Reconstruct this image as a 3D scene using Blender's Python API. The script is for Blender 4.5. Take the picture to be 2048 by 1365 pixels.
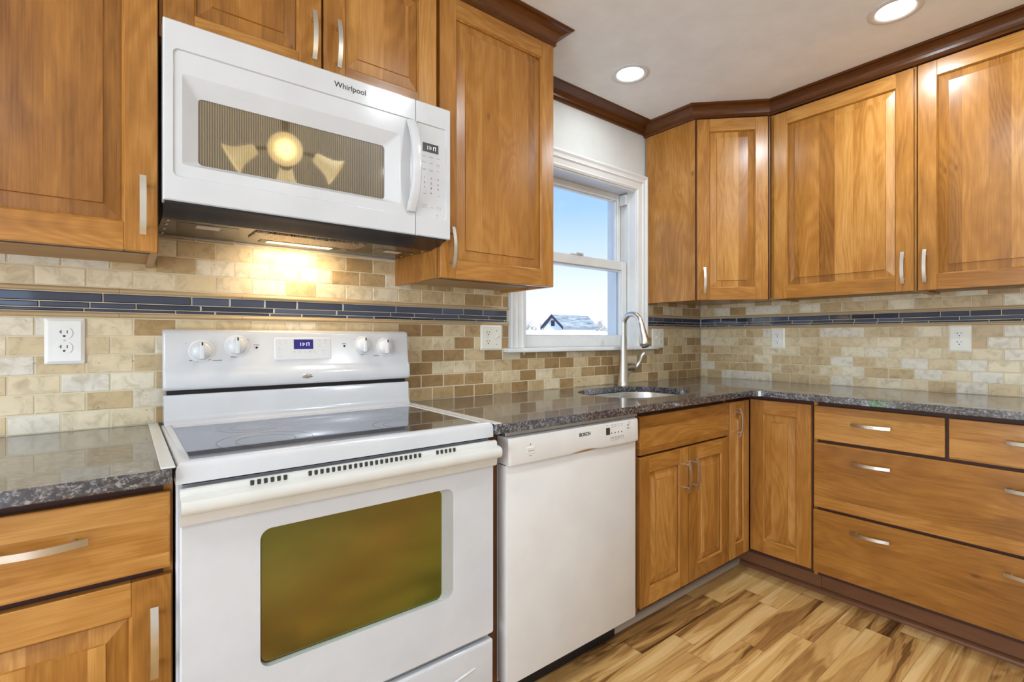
import bpy, bmesh, math, random
from mathutils import Vector, Matrix, Euler
for _o in list(bpy.data.objects):
    bpy.data.objects.remove(_o)
S = bpy.context.scene
COL = S.collection
random.seed(7)
PI = math.pi
R = math.radians

# ------------------------------------------------------------------ camera, sky, sun, exposure
FPX = 985.3
cd = bpy.data.cameras.new('camera')
cd.sensor_width = 36.0
cd.lens = 36.0 * FPX / 2048.0
cd.shift_y = -5.5 / 2048.0
cd.clip_start = 0.02
cd.clip_end = 600
cam = bpy.data.objects.new('camera', cd)
cam.location = (0, -1.76, 1.162)
cam.rotation_euler = (R(90), 0, R(51.78 - 90))
COL.objects.link(cam)
S.camera = cam

w = bpy.data.worlds.new('sky')
S.world = w
w.use_nodes = True
nt = w.node_tree
nt.nodes.clear()
wo = nt.nodes.new('ShaderNodeOutputWorld')
bg = nt.nodes.new('ShaderNodeBackground')
tc = nt.nodes.new('ShaderNodeTexCoord')
sx = nt.nodes.new('ShaderNodeSeparateXYZ')
rp = nt.nodes.new('ShaderNodeValToRGB')
nt.links.new(tc.outputs['Generated'], sx.inputs[0])
nt.links.new(sx.outputs['Z'], rp.inputs[0])
e = rp.color_ramp.elements
e[0].position = 0.0; e[0].color = (0.95, 0.96, 1.0, 1)
e[1].position = 0.5; e[1].color = (0.16, 0.36, 0.80, 1)
m_ = e.new(0.09); m_.color = (0.80, 0.87, 1.0, 1)
m_ = e.new(0.25); m_.color = (0.36, 0.58, 0.95, 1)
nt.links.new(rp.outputs[0], bg.inputs['Color'])
bg.inputs['Strength'].default_value = 1.15
nt.links.new(bg.outputs[0], wo.inputs[0])

sd = bpy.data.lights.new('sun', 'SUN')
sd.energy = 4.0
sd.angle = R(1)
sd.color = (1.0, 0.97, 0.93)
sun = bpy.data.objects.new('sun', sd)
sun.rotation_euler = (R(50), 0, R(-20))
COL.objects.link(sun)

# daylight entering by the patio door in the wall behind the camera
dl = bpy.data.lights.new('patio_daylight', 'AREA')
dl.shape = 'RECTANGLE'; dl.size = 1.7; dl.size_y = 1.9
dl.energy = 15
dl.color = (0.52, 0.68, 1.0)
dlo = bpy.data.objects.new('patio_daylight', dl)
dlo.location = (-1.45, -4.05, 1.05)
dlo.rotation_euler = (R(90), 0, 0)
COL.objects.link(dlo)

# added fill light for the right side, outside the added left wall door
d2 = bpy.data.lights.new('side_fill', 'AREA')
d2.shape = 'RECTANGLE'; d2.size = 1.9; d2.size_y = 1.9
d2.energy = 92
d2.color = (0.80, 0.91, 1.0)
d2o = bpy.data.objects.new('side_fill', d2)
d2o.location = (-2.75, -2.15, 1.05)
d2o.rotation_euler = (0, R(-90), 0)
COL.objects.link(d2o)

S.view_settings.view_transform = 'Standard'
S.view_settings.look = 'None'
S.view_settings.exposure = 0.21
S.view_settings.gamma = 1.0
S.view_settings.use_curve_mapping = False
CAN_W = 6.6

# ------------------------------------------------------------------ materials
def srgb(r, g, b):
    def f(c):
        c /= 255.0
        return c / 12.92 if c <= 0.04045 else ((c + 0.055) / 1.055) ** 2.4
    return (f(r), f(g), f(b), 1)

class NT:
    def __init__(s, name):
        s.m = bpy.data.materials.new(name)
        s.m.use_nodes = True
        s.t = s.m.node_tree
        s.b = s.t.nodes['Principled BSDF']
        s.o = s.t.nodes['Material Output']
    def n(s, typ, **kw):
        x = s.t.nodes.new(typ)
        for k, v in kw.items():
            setattr(x, k, v)
        return x
    def l(s, a, b):
        s.t.links.new(a, b)
    def val(s, sock, v):
        sock.default_value = v
    def math(s, op, a, b=None):
        x = s.n('ShaderNodeMath', operation=op)
        for i, q in enumerate((a, b)):
            if q is None: continue
            if hasattr(q, 'links'): s.l(q, x.inputs[i])
            else: x.inputs[i].default_value = q
        return x.outputs[0]
    def comb(s, x, y, z):
        c = s.n('ShaderNodeCombineXYZ')
        for i, q in enumerate((x, y, z)):
            if hasattr(q, 'links'): s.l(q, c.inputs[i])
            else: c.inputs[i].default_value = q
        return c.outputs[0]
    def noise(s, vec, scale, detail=3, rough=0.55, dist=0.0):
        x = s.n('ShaderNodeTexNoise')
        if vec is not None: s.l(vec, x.inputs['Vector'])
        x.inputs['Scale'].default_value = scale
        x.inputs['Detail'].default_value = detail
        x.inputs['Roughness'].default_value = rough
        x.inputs['Distortion'].default_value = dist
        return x.outputs[0]
    def ramp(s, fac, stops):
        x = s.n('ShaderNodeValToRGB')
        s.l(fac, x.inputs[0])
        el = x.color_ramp.elements
        el[0].position, el[0].color = stops[0]
        el[1].position, el[1].color = stops[-1]
        for p, c in stops[1:-1]:
            q = el.new(p); q.color = c
        return x.outputs[0]
    def mix(s, fac, a, b, mode='MIX'):
        x = s.n('ShaderNodeMix', data_type='RGBA', blend_type=mode)
        for i, q in ((0, fac), (6, a), (7, b)):
            if hasattr(q, 'links'): s.l(q, x.inputs[i])
            else: x.inputs[i].default_value = q
        return x.outputs[2]
    def bump(s, h, strength, dist=0.002):
        x = s.n('ShaderNodeBump')
        x.inputs['Strength'].default_value = strength
        x.inputs['Distance'].default_value = dist
        s.l(h, x.inputs['Height'])
        s.l(x.outputs[0], s.b.inputs['Normal'])
    def rnd(s):
        a = s.n('ShaderNodeAttribute', attribute_name='rnd')
        q = s.n('ShaderNodeSeparateColor')
        s.l(a.outputs['Color'], q.inputs[0])
        return q.outputs
    def uv(s):
        u = s.n('ShaderNodeUVMap'); u.uv_map = 'UVMap'
        q = s.n('ShaderNodeSeparateXYZ'); s.l(u.outputs[0], q.inputs[0])
        return q.outputs[0], q.outputs[1]

def plain(name, col, rough=0.4, metal=0.0, spec=0.5, coat=0.0, emit=None, es=0.0):
    t = NT(name)
    t.b.inputs['Base Color'].default_value = col
    t.b.inputs['Roughness'].default_value = rough
    t.b.inputs['Metallic'].default_value = metal
    t.b.inputs['Specular IOR Level'].default_value = spec
    t.b.inputs['Coat Weight'].default_value = coat
    t.b.inputs['Coat Roughness'].default_value = 0.05
    # faint mottling so that no surface is perfectly uniform
    g = t.n('ShaderNodeTexCoord').outputs['Object']
    nz = t.noise(g, 9.0, 3)
    c = t.ramp(nz, [(0.3, tuple(x * 0.96 for x in col[:3]) + (1,)), (0.7, tuple(min(1, x * 1.03) for x in col[:3]) + (1,))])
    t.l(c, t.b.inputs['Base Color'])
    if emit:
        t.b.inputs['Emission Color'].default_value = emit
        t.b.inputs['Emission Strength'].default_value = es
    return t.m

def wood(name, dark, mid, light, rough=0.26, stave_amt=0.5):
    t = NT(name)
    u, v = t.uv()
    r = t.rnd()
    u2 = t.math('ADD', u, t.math('MULTIPLY', r[0], 17.0))
    v2 = t.math('ADD', v, t.math('MULTIPLY', r[1], 9.0))
    # glued staves across a panel
    vw = t.math('ADD', t.math('DIVIDE', v2, 0.072), t.math('MULTIPLY', t.noise(t.comb(t.math('MULTIPLY', v2, 6.0), 0, 0), 1.0, 0), 0.8))
    sid = t.math('FLOOR', vw)
    wn = t.n('ShaderNodeTexWhiteNoise', noise_dimensions='1D')
    t.l(t.math('ADD', sid, t.math('MULTIPLY', r[0], 50.0)), wn.inputs['W'])
    stv = t.math('MULTIPLY', wn.outputs[0], r[2])
    # each stave its own board
    us = t.math('ADD', u2, t.math('MULTIPLY', stv, 11.0))
    blot = t.noise(t.comb(t.math('MULTIPLY', us, 2.4), t.math('MULTIPLY', v2, 9.0), stv), 1.0, 4, 0.6, 0.6)
    rings = t.noise(t.comb(t.math('MULTIPLY', us, 1.1), t.math('MULTIPLY', v2, 6.0), stv), 1.0, 2, 0.5, 0.3)
    wv = t.math('SINE', t.math('MULTIPLY', rings, 120.0))
    fine = t.noise(t.comb(t.math('MULTIPLY', us, 9.0), t.math('MULTIPLY', v2, 260.0), 0), 1.0, 2)
    f = t.math('MULTIPLY', blot, 0.46)
    f = t.math('ADD', f, 0.11)
    f = t.math('ADD', f, t.math('MULTIPLY', wv, 0.028))
    f = t.math('ADD', f, t.math('MULTIPLY', fine, 0.22))
    f = t.math('ADD', f, t.math('MULTIPLY', t.math('SUBTRACT', stv, t.math('MULTIPLY', r[2], 0.5)), 0.54 * stave_amt))
    f = t.math('ADD', f, t.math('MULTIPLY', t.math('SUBTRACT', r[0], 0.5), 0.16))
    c = t.ramp(f, [(0.20, dark), (0.45, mid), (0.72, light)])
    # small knots
    vo = t.n('ShaderNodeTexVoronoi', feature='F1')
    t.l(t.comb(t.math('MULTIPLY', u2, 2.1), t.math('MULTIPLY', v2, 4.2), 3.3), vo.inputs['Vector'])
    vo.inputs['Scale'].default_value = 1.0
    kn = t.ramp(vo.outputs['Distance'], [(0.0, (1, 1, 1, 1)), (0.045, (0, 0, 0, 1))])
    c = t.mix(t.math('MULTIPLY', kn, 0.75), c, tuple(x * 0.35 for x in dark[:3]) + (1,))
    t.l(c, t.b.inputs['Base Color'])
    t.b.inputs['Roughness'].default_value = rough
    t.b.inputs['Specular IOR Level'].default_value = 0.4
    t.bump(fine, 0.05, 0.001)
    return t.m

M = {}
M['wood'] = wood('stained_maple', srgb(108, 64, 22), srgb(162, 108, 46), srgb(208, 156, 88))
M['wood_dark'] = wood('dark_stained_maple', srgb(66, 32, 10), srgb(98, 56, 22), srgb(128, 80, 38), 0.3)
M['gap'] = plain('dark_gap_brown', srgb(62, 26, 12), 0.6)  # dark brown for the frames behind the door gaps
M['ply'] = wood('plywood_underside', srgb(150, 118, 76), srgb(176, 142, 98), srgb(196, 166, 120), 0.6, 0.2)
M['toe'] = wood('toe_kick_wood', srgb(96, 58, 34), srgb(120, 78, 50), srgb(136, 92, 60), 0.4, 0.0)
M['shoe'] = plain('shoe_moulding_brown', srgb(176, 158, 138), 0.5)
M['white'] = plain('white_enamel', (0.60, 0.606, 0.625, 1), 0.16, coat=0.4)
M['cream'] = plain('cream_plastic', (0.66, 0.65, 0.61, 1), 0.25)
M['white_plastic'] = plain('white_plastic', (0.70, 0.70, 0.70, 1), 0.22)
M['dw'] = plain('dishwasher_white', (0.68, 0.655, 0.625, 1), 0.3)
M['paint'] = plain('white_trim_paint', (0.77, 0.775, 0.765, 1), 0.35)
M['wall'] = plain('wall_paint', (0.68, 0.69, 0.67, 1), 0.7)
M['wall_far'] = plain('far_wall_paint', (0.72, 0.68, 0.60, 1), 0.8)
M['ceil'] = plain('ceiling_paint', (0.86, 0.88, 0.89, 1), 0.8)
M['black'] = plain('black_plastic', (0.012, 0.012, 0.014, 1), 0.4)
M['mark'] = plain('grey_print', (0.16, 0.16, 0.16, 1), 0.6)
M['mark_light'] = plain('pale_grey_print', (0.42, 0.42, 0.41, 1), 0.6)
M['darkmetal'] = plain('dark_painted_metal', (0.016, 0.018, 0.026, 1), 0.16, 0.2)
M['label'] = plain('rating_label', (0.62, 0.56, 0.48, 1), 0.6)
M['vinyl'] = plain('window_vinyl', (0.74, 0.75, 0.74, 1), 0.3)
M['outlet'] = plain('outlet_plate_white', (0.86, 0.86, 0.83, 1), 0.18)
M['outlet_ivory'] = plain('outlet_plate_ivory', (0.84, 0.81, 0.71, 1), 0.3)
M['slot'] = plain('outlet_slot_dark', (0.03, 0.028, 0.025, 1), 0.5)
M['grout'] = plain('grout', srgb(214, 200, 172), 0.8)
M['grey_seal'] = plain('grey_metal_strip', (0.45, 0.44, 0.42, 1), 0.35, 0.8)
M['grey_gasket'] = plain('grey_window_gasket', (0.36, 0.36, 0.34, 1), 0.3)
M['navy'] = plain('navy_fascia_paint', srgb(44, 48, 72), 0.6)
M['siding'] = plain('white_siding', (0.9, 0.9, 0.9, 1), 0.7)
M['bark'] = plain('bare_bark', srgb(164, 160, 155), 0.9)
M['fence'] = plain('pale_fence_boards', (0.92, 0.92, 0.90, 1), 0.8)
M['ground'] = plain('pale_winter_lawn', (0.93, 0.92, 0.88, 1), 0.9)
M['lens'] = plain('downlight_lens', (1, 1, 1, 1), 0.4, emit=(1, 0.97, 0.92, 1), es=14)
M['hood_lens'] = plain('cooktop_lamp_lens', (1, 0.95, 0.8, 1), 0.4, emit=(1, 0.84, 0.55, 1), es=1.1)
M['digit'] = plain('display_digits', (0.7, 0.75, 1, 1), 0.4, emit=(0.75, 0.8, 1, 1), es=1.0)
M['screen_blue'] = plain('blue_display', srgb(42, 34, 104), 0.2, emit=srgb(42, 34, 110), es=0.35)
M['screen_dark'] = plain('dark_display', srgb(70, 68, 62), 0.2)
M['shade'] = plain('frosted_glass_shade', (0.95, 0.85, 0.6, 1), 0.4, emit=(1, 0.78, 0.40, 1), es=1.5)
M['bulb'] = plain('lamp_bulb', (1, 0.95, 0.8, 1), 0.4, emit=(1, 0.88, 0.62, 1), es=5)
M['bronze'] = plain('bronze_fixture_metal', srgb(70, 52, 36), 0.4, 0.8)

def metal(name, col, rough, along):
    t = NT(name)
    t.b.inputs['Metallic'].default_value = 1.0
    t.b.inputs['Base Color'].default_value = col
    u, v = t.uv()
    n = t.noise(t.comb(t.math('MULTIPLY', u, 6.0), t.math('MULTIPLY', v, 900.0), 0), 1.0, 2)
    q = t.n('ShaderNodeMapRange'); t.l(n, q.inputs[0])
    q.inputs[3].default_value = rough * 0.75; q.inputs[4].default_value = rough * 1.25
    t.l(q.outputs[0], t.b.inputs['Roughness'])
    return t.m
M['nickel'] = metal('brushed_nickel', (0.66, 0.63, 0.58, 1), 0.30, 0)
M['steel'] = metal('brushed_steel', (0.62, 0.61, 0.59, 1), 0.26, 0)
M['chrome'] = metal('chrome', (0.75, 0.75, 0.76, 1), 0.1, 0)

def granite():
    t = NT('blue_black_granite')
    g = t.n('ShaderNodeTexCoord').outputs['Object']
    a = t.noise(g, 120.0, 4, 0.62, 1.2)
    b = t.noise(g, 46.0, 4, 0.62, 1.0)
    vo = t.n('ShaderNodeTexVoronoi', feature='F1'); t.l(g, vo.inputs['Vector']); vo.inputs['Scale'].default_value = 150.0
    c = t.ramp(b, [(0.38, srgb(14, 16, 26)), (0.48, srgb(40, 44, 62)), (0.56, srgb(92, 84, 80)), (0.66, srgb(30, 30, 40))])
    k1 = t.ramp(a, [(0.50, (0, 0, 0, 1)), (0.64, (1, 1, 1, 1))])
    c = t.mix(t.math('MULTIPLY', k1, 0.85), c, srgb(148, 144, 144))
    sc = t.n('ShaderNodeSeparateColor'); t.l(vo.outputs['Color'], sc.inputs[0])
    k = t.math('LESS_THAN', sc.outputs[0], 0.34)
    c = t.mix(t.math('MULTIPLY', k, 0.8), c, srgb(12, 13, 22))
    t.l(c, t.b.inputs['Base Color'])
    t.b.inputs['Roughness'].default_value = 0.26
    t.b.inputs['IOR'].default_value = 1.7
    t.b.inputs['Coat Weight'].default_value = 0.8
    t.b.inputs['Coat Roughness'].default_value = 0.04
    t.b.inputs['Coat IOR'].default_value = 1.6
    t.bump(a, 0.10, 0.0006)
    return t.m
M['granite'] = granite()

def stone():
    t = NT('travertine_tile')
    r = t.rnd()
    g = t.n('ShaderNodeTexCoord').outputs['Object']
    off = t.n('ShaderNodeVectorMath', operation='ADD')
    t.l(g, off.inputs[0]); t.l(t.comb(t.math('MULTIPLY', r[0], 31.0), t.math('MULTIPLY', r[1], 17.0), t.math('MULTIPLY', r[2], 9.0)), off.inputs[1])
    p = off.outputs[0]
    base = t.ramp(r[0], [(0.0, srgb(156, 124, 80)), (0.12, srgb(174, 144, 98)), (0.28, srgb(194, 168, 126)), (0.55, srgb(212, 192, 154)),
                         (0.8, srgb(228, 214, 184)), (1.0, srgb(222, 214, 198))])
    n1 = t.noise(p, 26.0, 4, 0.6, 0.8)
    n2 = t.noise(p, 90.0, 3, 0.6, 0.4)
    mul = t.ramp(n1, [(0.30, (0.74, 0.70, 0.64, 1)), (0.52, (1, 1, 1, 1)), (0.75, (1.10, 1.08, 1.04, 1))])
    c = t.mix(1.0, base, mul, 'MULTIPLY')
    pit = t.ramp(n2, [(0.27, (1, 1, 1, 1)), (0.33, (0, 0, 0, 1))])
    c = t.mix(t.math('MULTIPLY', pit, 0.5), c, srgb(118, 92, 64))
    t.l(c, t.b.inputs['Base Color'])
    t.b.inputs['Roughness'].default_value = 0.32
    t.bump(n2, 0.12, 0.0015)
    return t.m
M['stone'] = stone()
M['pencil'] = plain('travertine_liner', srgb(192, 166, 126), 0.4)

def glass_tile():
    t = NT('blue_glass_tile')
    r = t.rnd()
    c = t.ramp(r[0], [(0.0, srgb(34, 40, 58)), (0.6, srgb(52, 60, 82)), (1.0, srgb(74, 84, 106))])
    t.l(c, t.b.inputs['Base Color'])
    t.b.inputs['Roughness'].default_value = 0.06
    t.b.inputs['Specular IOR Level'].default_value = 0.7
    return t.m
M['glass_tile'] = glass_tile()

def floor_mat():
    t = NT('walnut_toned_plank_floor')
    g = t.n('ShaderNodeTexCoord').outputs['Object']
    q = t.n('ShaderNodeSeparateXYZ'); t.l(g, q.inputs[0])
    X, Y = q.outputs[0], q.outputs[1]
    row = t.math('FLOOR', t.math('DIVIDE', Y, 0.0905))
    wn = t.n('ShaderNodeTexWhiteNoise', noise_dimensions='1D'); t.l(row, wn.inputs['W'])
    xs = t.math('DIVIDE', t.math('ADD', X, t.math('MULTIPLY', wn.outputs[0], 3.7)), 0.56)
    cl = t.math('FLOOR', xs)
    w2 = t.n('ShaderNodeTexWhiteNoise', noise_dimensions='2D'); t.l(t.comb(row, cl, 0), w2.inputs['Vector'])
    sep = t.n('ShaderNodeSeparateColor'); t.l(w2.outputs['Color'], sep.inputs[0])
    ox = t.math('MULTIPLY', sep.outputs[0], 40.0); oy = t.math('MULTIPLY', sep.outputs[1], 30.0)
    vx = t.math('ADD', t.math('MULTIPLY', X, 1.5), ox); vy = t.math('ADD', t.math('MULTIPLY', Y, 13.0), oy)
    n1 = t.noise(t.comb(vx, vy, sep.outputs[2]), 0.75, 3, 0.5, 1.3)
    wv = t.math('SINE', t.math('MULTIPLY', n1, 58.0))
    n2 = t.noise(t.comb(t.math('MULTIPLY', X, 5.0), t.math('MULTIPLY', Y, 150.0), ox), 1.0, 2)
    f = t.math('ADD', t.math('ADD', t.math('MULTIPLY', n1, 0.95), 0.045), t.math('MULTIPLY', wv, 0.035))
    f = t.math('ADD', f, t.math('MULTIPLY', t.math('SUBTRACT', n2, 0.5), 0.16))
    f = t.math('ADD', f, t.math('MULTIPLY', t.math('SUBTRACT', sep.outputs[2], 0.5), 0.22))
    c = t.ramp(f, [(0.26, srgb(74, 46, 24)), (0.37, srgb(128, 88, 46)), (0.47, srgb(184, 138, 80)), (0.60, srgb(214, 172, 108)), (0.75, srgb(230, 194, 136))])
    # joints
    fy = t.math('FRACT', t.math('DIVIDE', Y, 0.0905)); fx = t.math('FRACT', xs)
    jy = t.math('LESS_THAN', fy, 0.020); jx = t.math('LESS_THAN', fx, 0.004)
    j = t.math('MAXIMUM', jy, jx)
    c = t.mix(t.math('MULTIPLY', j, 0.5), c, srgb(60, 36, 18))
    t.l(c, t.b.inputs['Base Color'])
    t.b.inputs['Roughness'].default_value = 0.34
    t.bump(n2, 0.06, 0.001)
    return t.m
M['floor'] = floor_mat()

def glassy(name, tint, rough, diff, fac, spec_f=None):
    """dark or coated glass: mirror of the given tint over a dark body"""
    t = NT(name)
    t.b.inputs['Base Color'].default_value = diff
    t.b.inputs['Roughness'].default_value = 0.3
    gl = t.n('ShaderNodeBsdfGlossy'); gl.inputs['Roughness'].default_value = rough
    if isinstance(tint, tuple): gl.inputs['Color'].default_value = tint
    else: t.l(tint(t), gl.inputs['Color'])
    mx = t.n('ShaderNodeMixShader'); mx.inputs[0].default_value = fac
    t.l(t.b.outputs[0], mx.inputs[1]); t.l(gl.outputs[0], mx.inputs[2])
    t.l(mx.outputs[0], t.o.inputs[0])
    return t
def oven_tint(t):
    lw = t.n('ShaderNodeLayerWeight'); lw.inputs[0].default_value = 0.5
    return t.ramp(lw.outputs['Facing'], [(0.0, srgb(96, 170, 140)), (0.04, srgb(128, 176, 124)), (0.09, srgb(164, 172, 108)), (0.15, srgb(186, 164, 92)), (0.24, srgb(160, 190, 70)), (0.5, srgb(140, 210, 120))])
M['oven_glass'] = glassy('coated_oven_glass', oven_tint, 0.12, srgb(58, 64, 28), 0.52).m
M['black_glass'] = glassy('black_ceramic_glass', (0.9, 0.92, 1.0, 1), 0.02, (0.006, 0.006, 0.008, 1), 0.48).m
_t = glassy('microwave_window_glass', (1.0, 0.95, 0.85, 1), 0.035, srgb(50, 40, 26), 0.16)
_g = _t.n('ShaderNodeTexCoord').outputs['Object']
_q = _t.n('ShaderNodeSeparateXYZ'); _t.l(_g, _q.inputs[0])
_s = _t.math('SINE', _t.math('MULTIPLY', _q.outputs[0], 1180.0))
_c = _t.ramp(_t.math('ADD', _t.math('MULTIPLY', _s, 0.5), 0.5), [(0.30, srgb(30, 24, 14)), (0.80, srgb(118, 98, 62))])
_t.l(_c, _t.b.inputs['Base Color'])
M['mw_glass'] = _t.m
def window_glass():
    t = NT('clear_window_glass')
    tr = t.n('ShaderNodeBsdfTransparent'); tr.inputs[0].default_value = (0.97, 0.98, 0.985, 1)
    gl = t.n('ShaderNodeBsdfGlossy'); gl.inputs['Roughness'].default_value = 0.0
    lw = t.n('ShaderNodeLayerWeight'); lw.inputs[0].default_value = 0.5
    mx = t.n('ShaderNodeMixShader')
    t.l(t.math('ADD', t.math('MULTIPLY', t.math('POWER', lw.outputs['Facing'], 5.0), 0.4), 0.02), mx.inputs[0]); t.l(tr.outputs[0], mx.inputs[1]); t.l(gl.outputs[0], mx.inputs[2])
    t.l(mx.outputs[0], t.o.inputs[0])
    return t.m
M['pane'] = window_glass()
def shingle():
    t = NT('weathered_shingles')
    g = t.n('ShaderNodeTexCoord').outputs['Object']
    q = t.n('ShaderNodeSeparateXYZ'); t.l(g, q.inputs[0])
    n = t.noise(t.comb(t.math('MULTIPLY', q.outputs[0], 0.7), q.outputs[1], t.math('MULTIPLY', q.outputs[2], 6.0)), 1.4, 4, 0.6)
    t.l(t.ramp(n, [(0.35, srgb(112, 120, 126)), (0.6, srgb(178, 186, 186))]), t.b.inputs['Base Color'])
    t.b.inputs['Roughness'].default_value = 0.8
    return t.m
M['shingle'] = shingle()
def mesh_filter():
    t = NT('aluminium_mesh_filter')
    g = t.n('ShaderNodeTexCoord').outputs['Object']
    vo = t.n('ShaderNodeTexVoronoi', feature='DISTANCE_TO_EDGE'); t.l(g, vo.inputs['Vector']); vo.inputs['Scale'].default_value = 190.0
    t.l(t.ramp(vo.outputs[0], [(0.05, srgb(190, 170, 145)), (0.22, srgb(58, 46, 36))]), t.b.inputs['Base Color'])
    t.b.inputs['Metallic'].default_value = 0.6; t.b.inputs['Roughness'].default_value = 0.4
    return t.m
M['filter'] = mesh_filter()

# ------------------------------------------------------------------ mesh builder
class MB:
    def __init__(s):
        s.v = []; s.f = []; s.uv = []; s.c = []; s.mi = []; s.sm = []
        s.X = None
    def add(s, vs, fs, grain=(0, 0, 1), rnd=None, mi=0, smooth=False, stave=0.0):
        if rnd is None: rnd = (random.random(), random.random())
        n0 = len(s.v)
        vs = [Vector(p) for p in vs]
        if s.X is not None: pv = [s.X @ p for p in vs]
        else: pv = vs
        s.v += [tuple(p) for p in pv]
        g = Vector(grain)
        for f in fs:
            pts = [vs[i] for i in f]
            nn = Vector((0, 0, 0))
            for i in range(len(pts)):
                a, b = pts[i], pts[(i + 1) % len(pts)]
                nn += Vector(((a.y - b.y) * (a.z + b.z), (a.z - b.z) * (a.x + b.x), (a.x - b.x) * (a.y + b.y)))
            if nn.length < 1e-14: nn = Vector((0, 0, 1))
            nn.normalize()
            gp = g - nn * g.dot(nn)
            if gp.length < 0.3:
                for al in ((1, 0, 0), (0, 1, 0), (0, 0, 1)):
                    gp = Vector(al) - nn * nn.dot(Vector(al))
                    if gp.length > 0.5: break
            gp.normalize()
            h = nn.cross(gp)
            # keep the across axis pointing one way so staves run through
            k = max(range(3), key=lambda i: abs(h[i]))
            if h[k] < 0: h = -h
            s.uv.append([(p.dot(gp), p.dot(h)) for p in pts])
            s.f.append([n0 + i for i in f])
            s.c.append((rnd[0], rnd[1], stave, 1.0)); s.mi.append(mi); s.sm.append(smooth)
    def box(s, x0, x1, y0, y1, z0, z1, bev=0.0, seg=1, grain=(0, 0, 1), **kw):
        if bev <= 0:
            v = [(x, y, z) for x in (x0, x1) for y in (y0, y1) for z in (z0, z1)]
            f = [(0, 1, 3, 2), (4, 6, 7, 5), (0, 4, 5, 1), (2, 3, 7, 6), (0, 2, 6, 4), (1, 5, 7, 3)]
            s.add(v, f, grain, **kw); return
        bm = bmesh.new()
        bmesh.ops.create_cube(bm, size=1.0)
        for q in bm.verts:
            q.co = Vector(((x0 + x1) / 2 + q.co.x * (x1 - x0), (y0 + y1) / 2 + q.co.y * (y1 - y0), (z0 + z1) / 2 + q.co.z * (z1 - z0)))
        bmesh.ops.bevel(bm, geom=list(bm.edges), offset=bev, segments=seg, profile=0.5, affect='EDGES')
        bm.verts.index_update()
        s.add([tuple(q.co) for q in bm.verts], [[q.index for q in f.verts] for f in bm.faces], grain, smooth=kw.pop('smooth', seg > 1), **kw)
        bm.free()
    def prism(s, poly, z0, z1, **kw):
        """poly of (x, y) extruded in z"""
        n = len(poly)
        v = [(x, y, z0) for x, y in poly] + [(x, y, z1) for x, y in poly]
        f = [tuple(range(n)), tuple(range(2 * n - 1, n - 1, -1))] + [(i, i + n, (i + 1) % n + n, (i + 1) % n) for i in range(n)]
        s.add(v, f, **kw)
    def extr_x(s, prof, x0, x1, caps=True, **kw):
        """profile of (y, z) extruded along x"""
        n = len(prof)
        v = [(x0, y, z) for y, z in prof] + [(x1, y, z) for y, z in prof]
        f = [(i, (i + 1) % n, (i + 1) % n + n, i + n) for i in range(n)]
        if caps: f += [tuple(range(n)), tuple(range(2 * n - 1, n - 1, -1))]
        s.add(v, f, **kw)
    def sweep(s, prof, path, closed=False, caps=True, grain_along=True, **kw):
        """profile (out, z) carried along a path of (x, y); out is to the right of travel; one piece per leg"""
        n = len(path)
        P = [Vector((p[0], p[1])) for p in path]
        ds = [(P[i + 1] - P[i]).normalized() for i in range(n - 1)]
        offs = []
        for i in range(n):
            if i == 0: d = ds[0]; o = Vector((d.y, -d.x))
            elif i == n - 1: d = ds[-1]; o = Vector((d.y, -d.x))
            else:
                a = Vector((ds[i - 1].y, -ds[i - 1].x)); b = Vector((ds[i].y, -ds[i].x))
                o = (a + b) / (1 + a.dot(b))
            offs.append(o)
        m = len(prof)
        for i in range(n - 1):
            v = []
            for k in (i, i + 1):
                for out, z in prof:
                    q = P[k] + offs[k] * out
                    v.append((q.x, q.y, z))
            f = [(j, (j + 1) % m, (j + 1) % m + m, j + m) for j in range(m)]
            if caps and i == 0: f.append(tuple(range(m)))
            if caps and i == n - 2: f.append(tuple(range(2 * m - 1, m - 1, -1)))
            s.add(v, f, grain=(ds[i].x, ds[i].y, 0), **kw)
    def tube(s, pts, rad, n=12, caps=True, **kw):
        pts = [Vector(p) for p in pts]
        if not isinstance(rad, (list, tuple)): rad = [rad] * len(pts)
        v = []; f = []
        ref = None
        for i, p in enumerate(pts):
            t = (pts[min(i + 1, len(pts) - 1)] - pts[max(i - 1, 0)]).normalized()
            if ref is None:
                ref = t.orthogonal().normalized()
            ref = (ref - t * ref.dot(t)).normalized()
            b = t.cross(ref)
            for j in range(n):
                a = 2 * PI * j / n
                q = p + (ref * math.cos(a) + b * math.sin(a)) * rad[i]
                v.append(tuple(q))
        for i in range(len(pts) - 1):
            for j in range(n):
                f.append((i * n + j, i * n + (j + 1) % n, (i + 1) * n + (j + 1) % n, (i + 1) * n + j))
        if caps:
            f.append(tuple(range(n - 1, -1, -1)))
            f.append(tuple(range((len(pts) - 1) * n, len(pts) * n)))
        kw.setdefault('smooth', True)
        kw.setdefault('grain', tuple(pts[-1] - pts[0]) if (pts[-1] - pts[0]).length > 1e-6 else (0, 0, 1))
        s.add(v, f, **kw)
    def lathe(s, prof, origin, axis=(0, 0, 1), n=32, **kw):
        """prof of (r, h) along axis"""
        ax = Vector(axis).normalized()
        a1 = ax.orthogonal().normalized(); a2 = ax.cross(a1)
        o = Vector(origin)
        v = []; f = []
        for r, h in prof:
            for j in range(n):
                t = 2 * PI * j / n
                v.append(tuple(o + ax * h + (a1 * math.cos(t) + a2 * math.sin(t)) * r))
        for i in range(len(prof) - 1):
            for j in range(n):
                f.append((i * n + j, i * n + (j + 1) % n, (i + 1) * n + (j + 1) % n, (i + 1) * n + j))
        if prof[0][0] > 1e-6: f.append(tuple(range(n - 1, -1, -1)))
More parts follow.
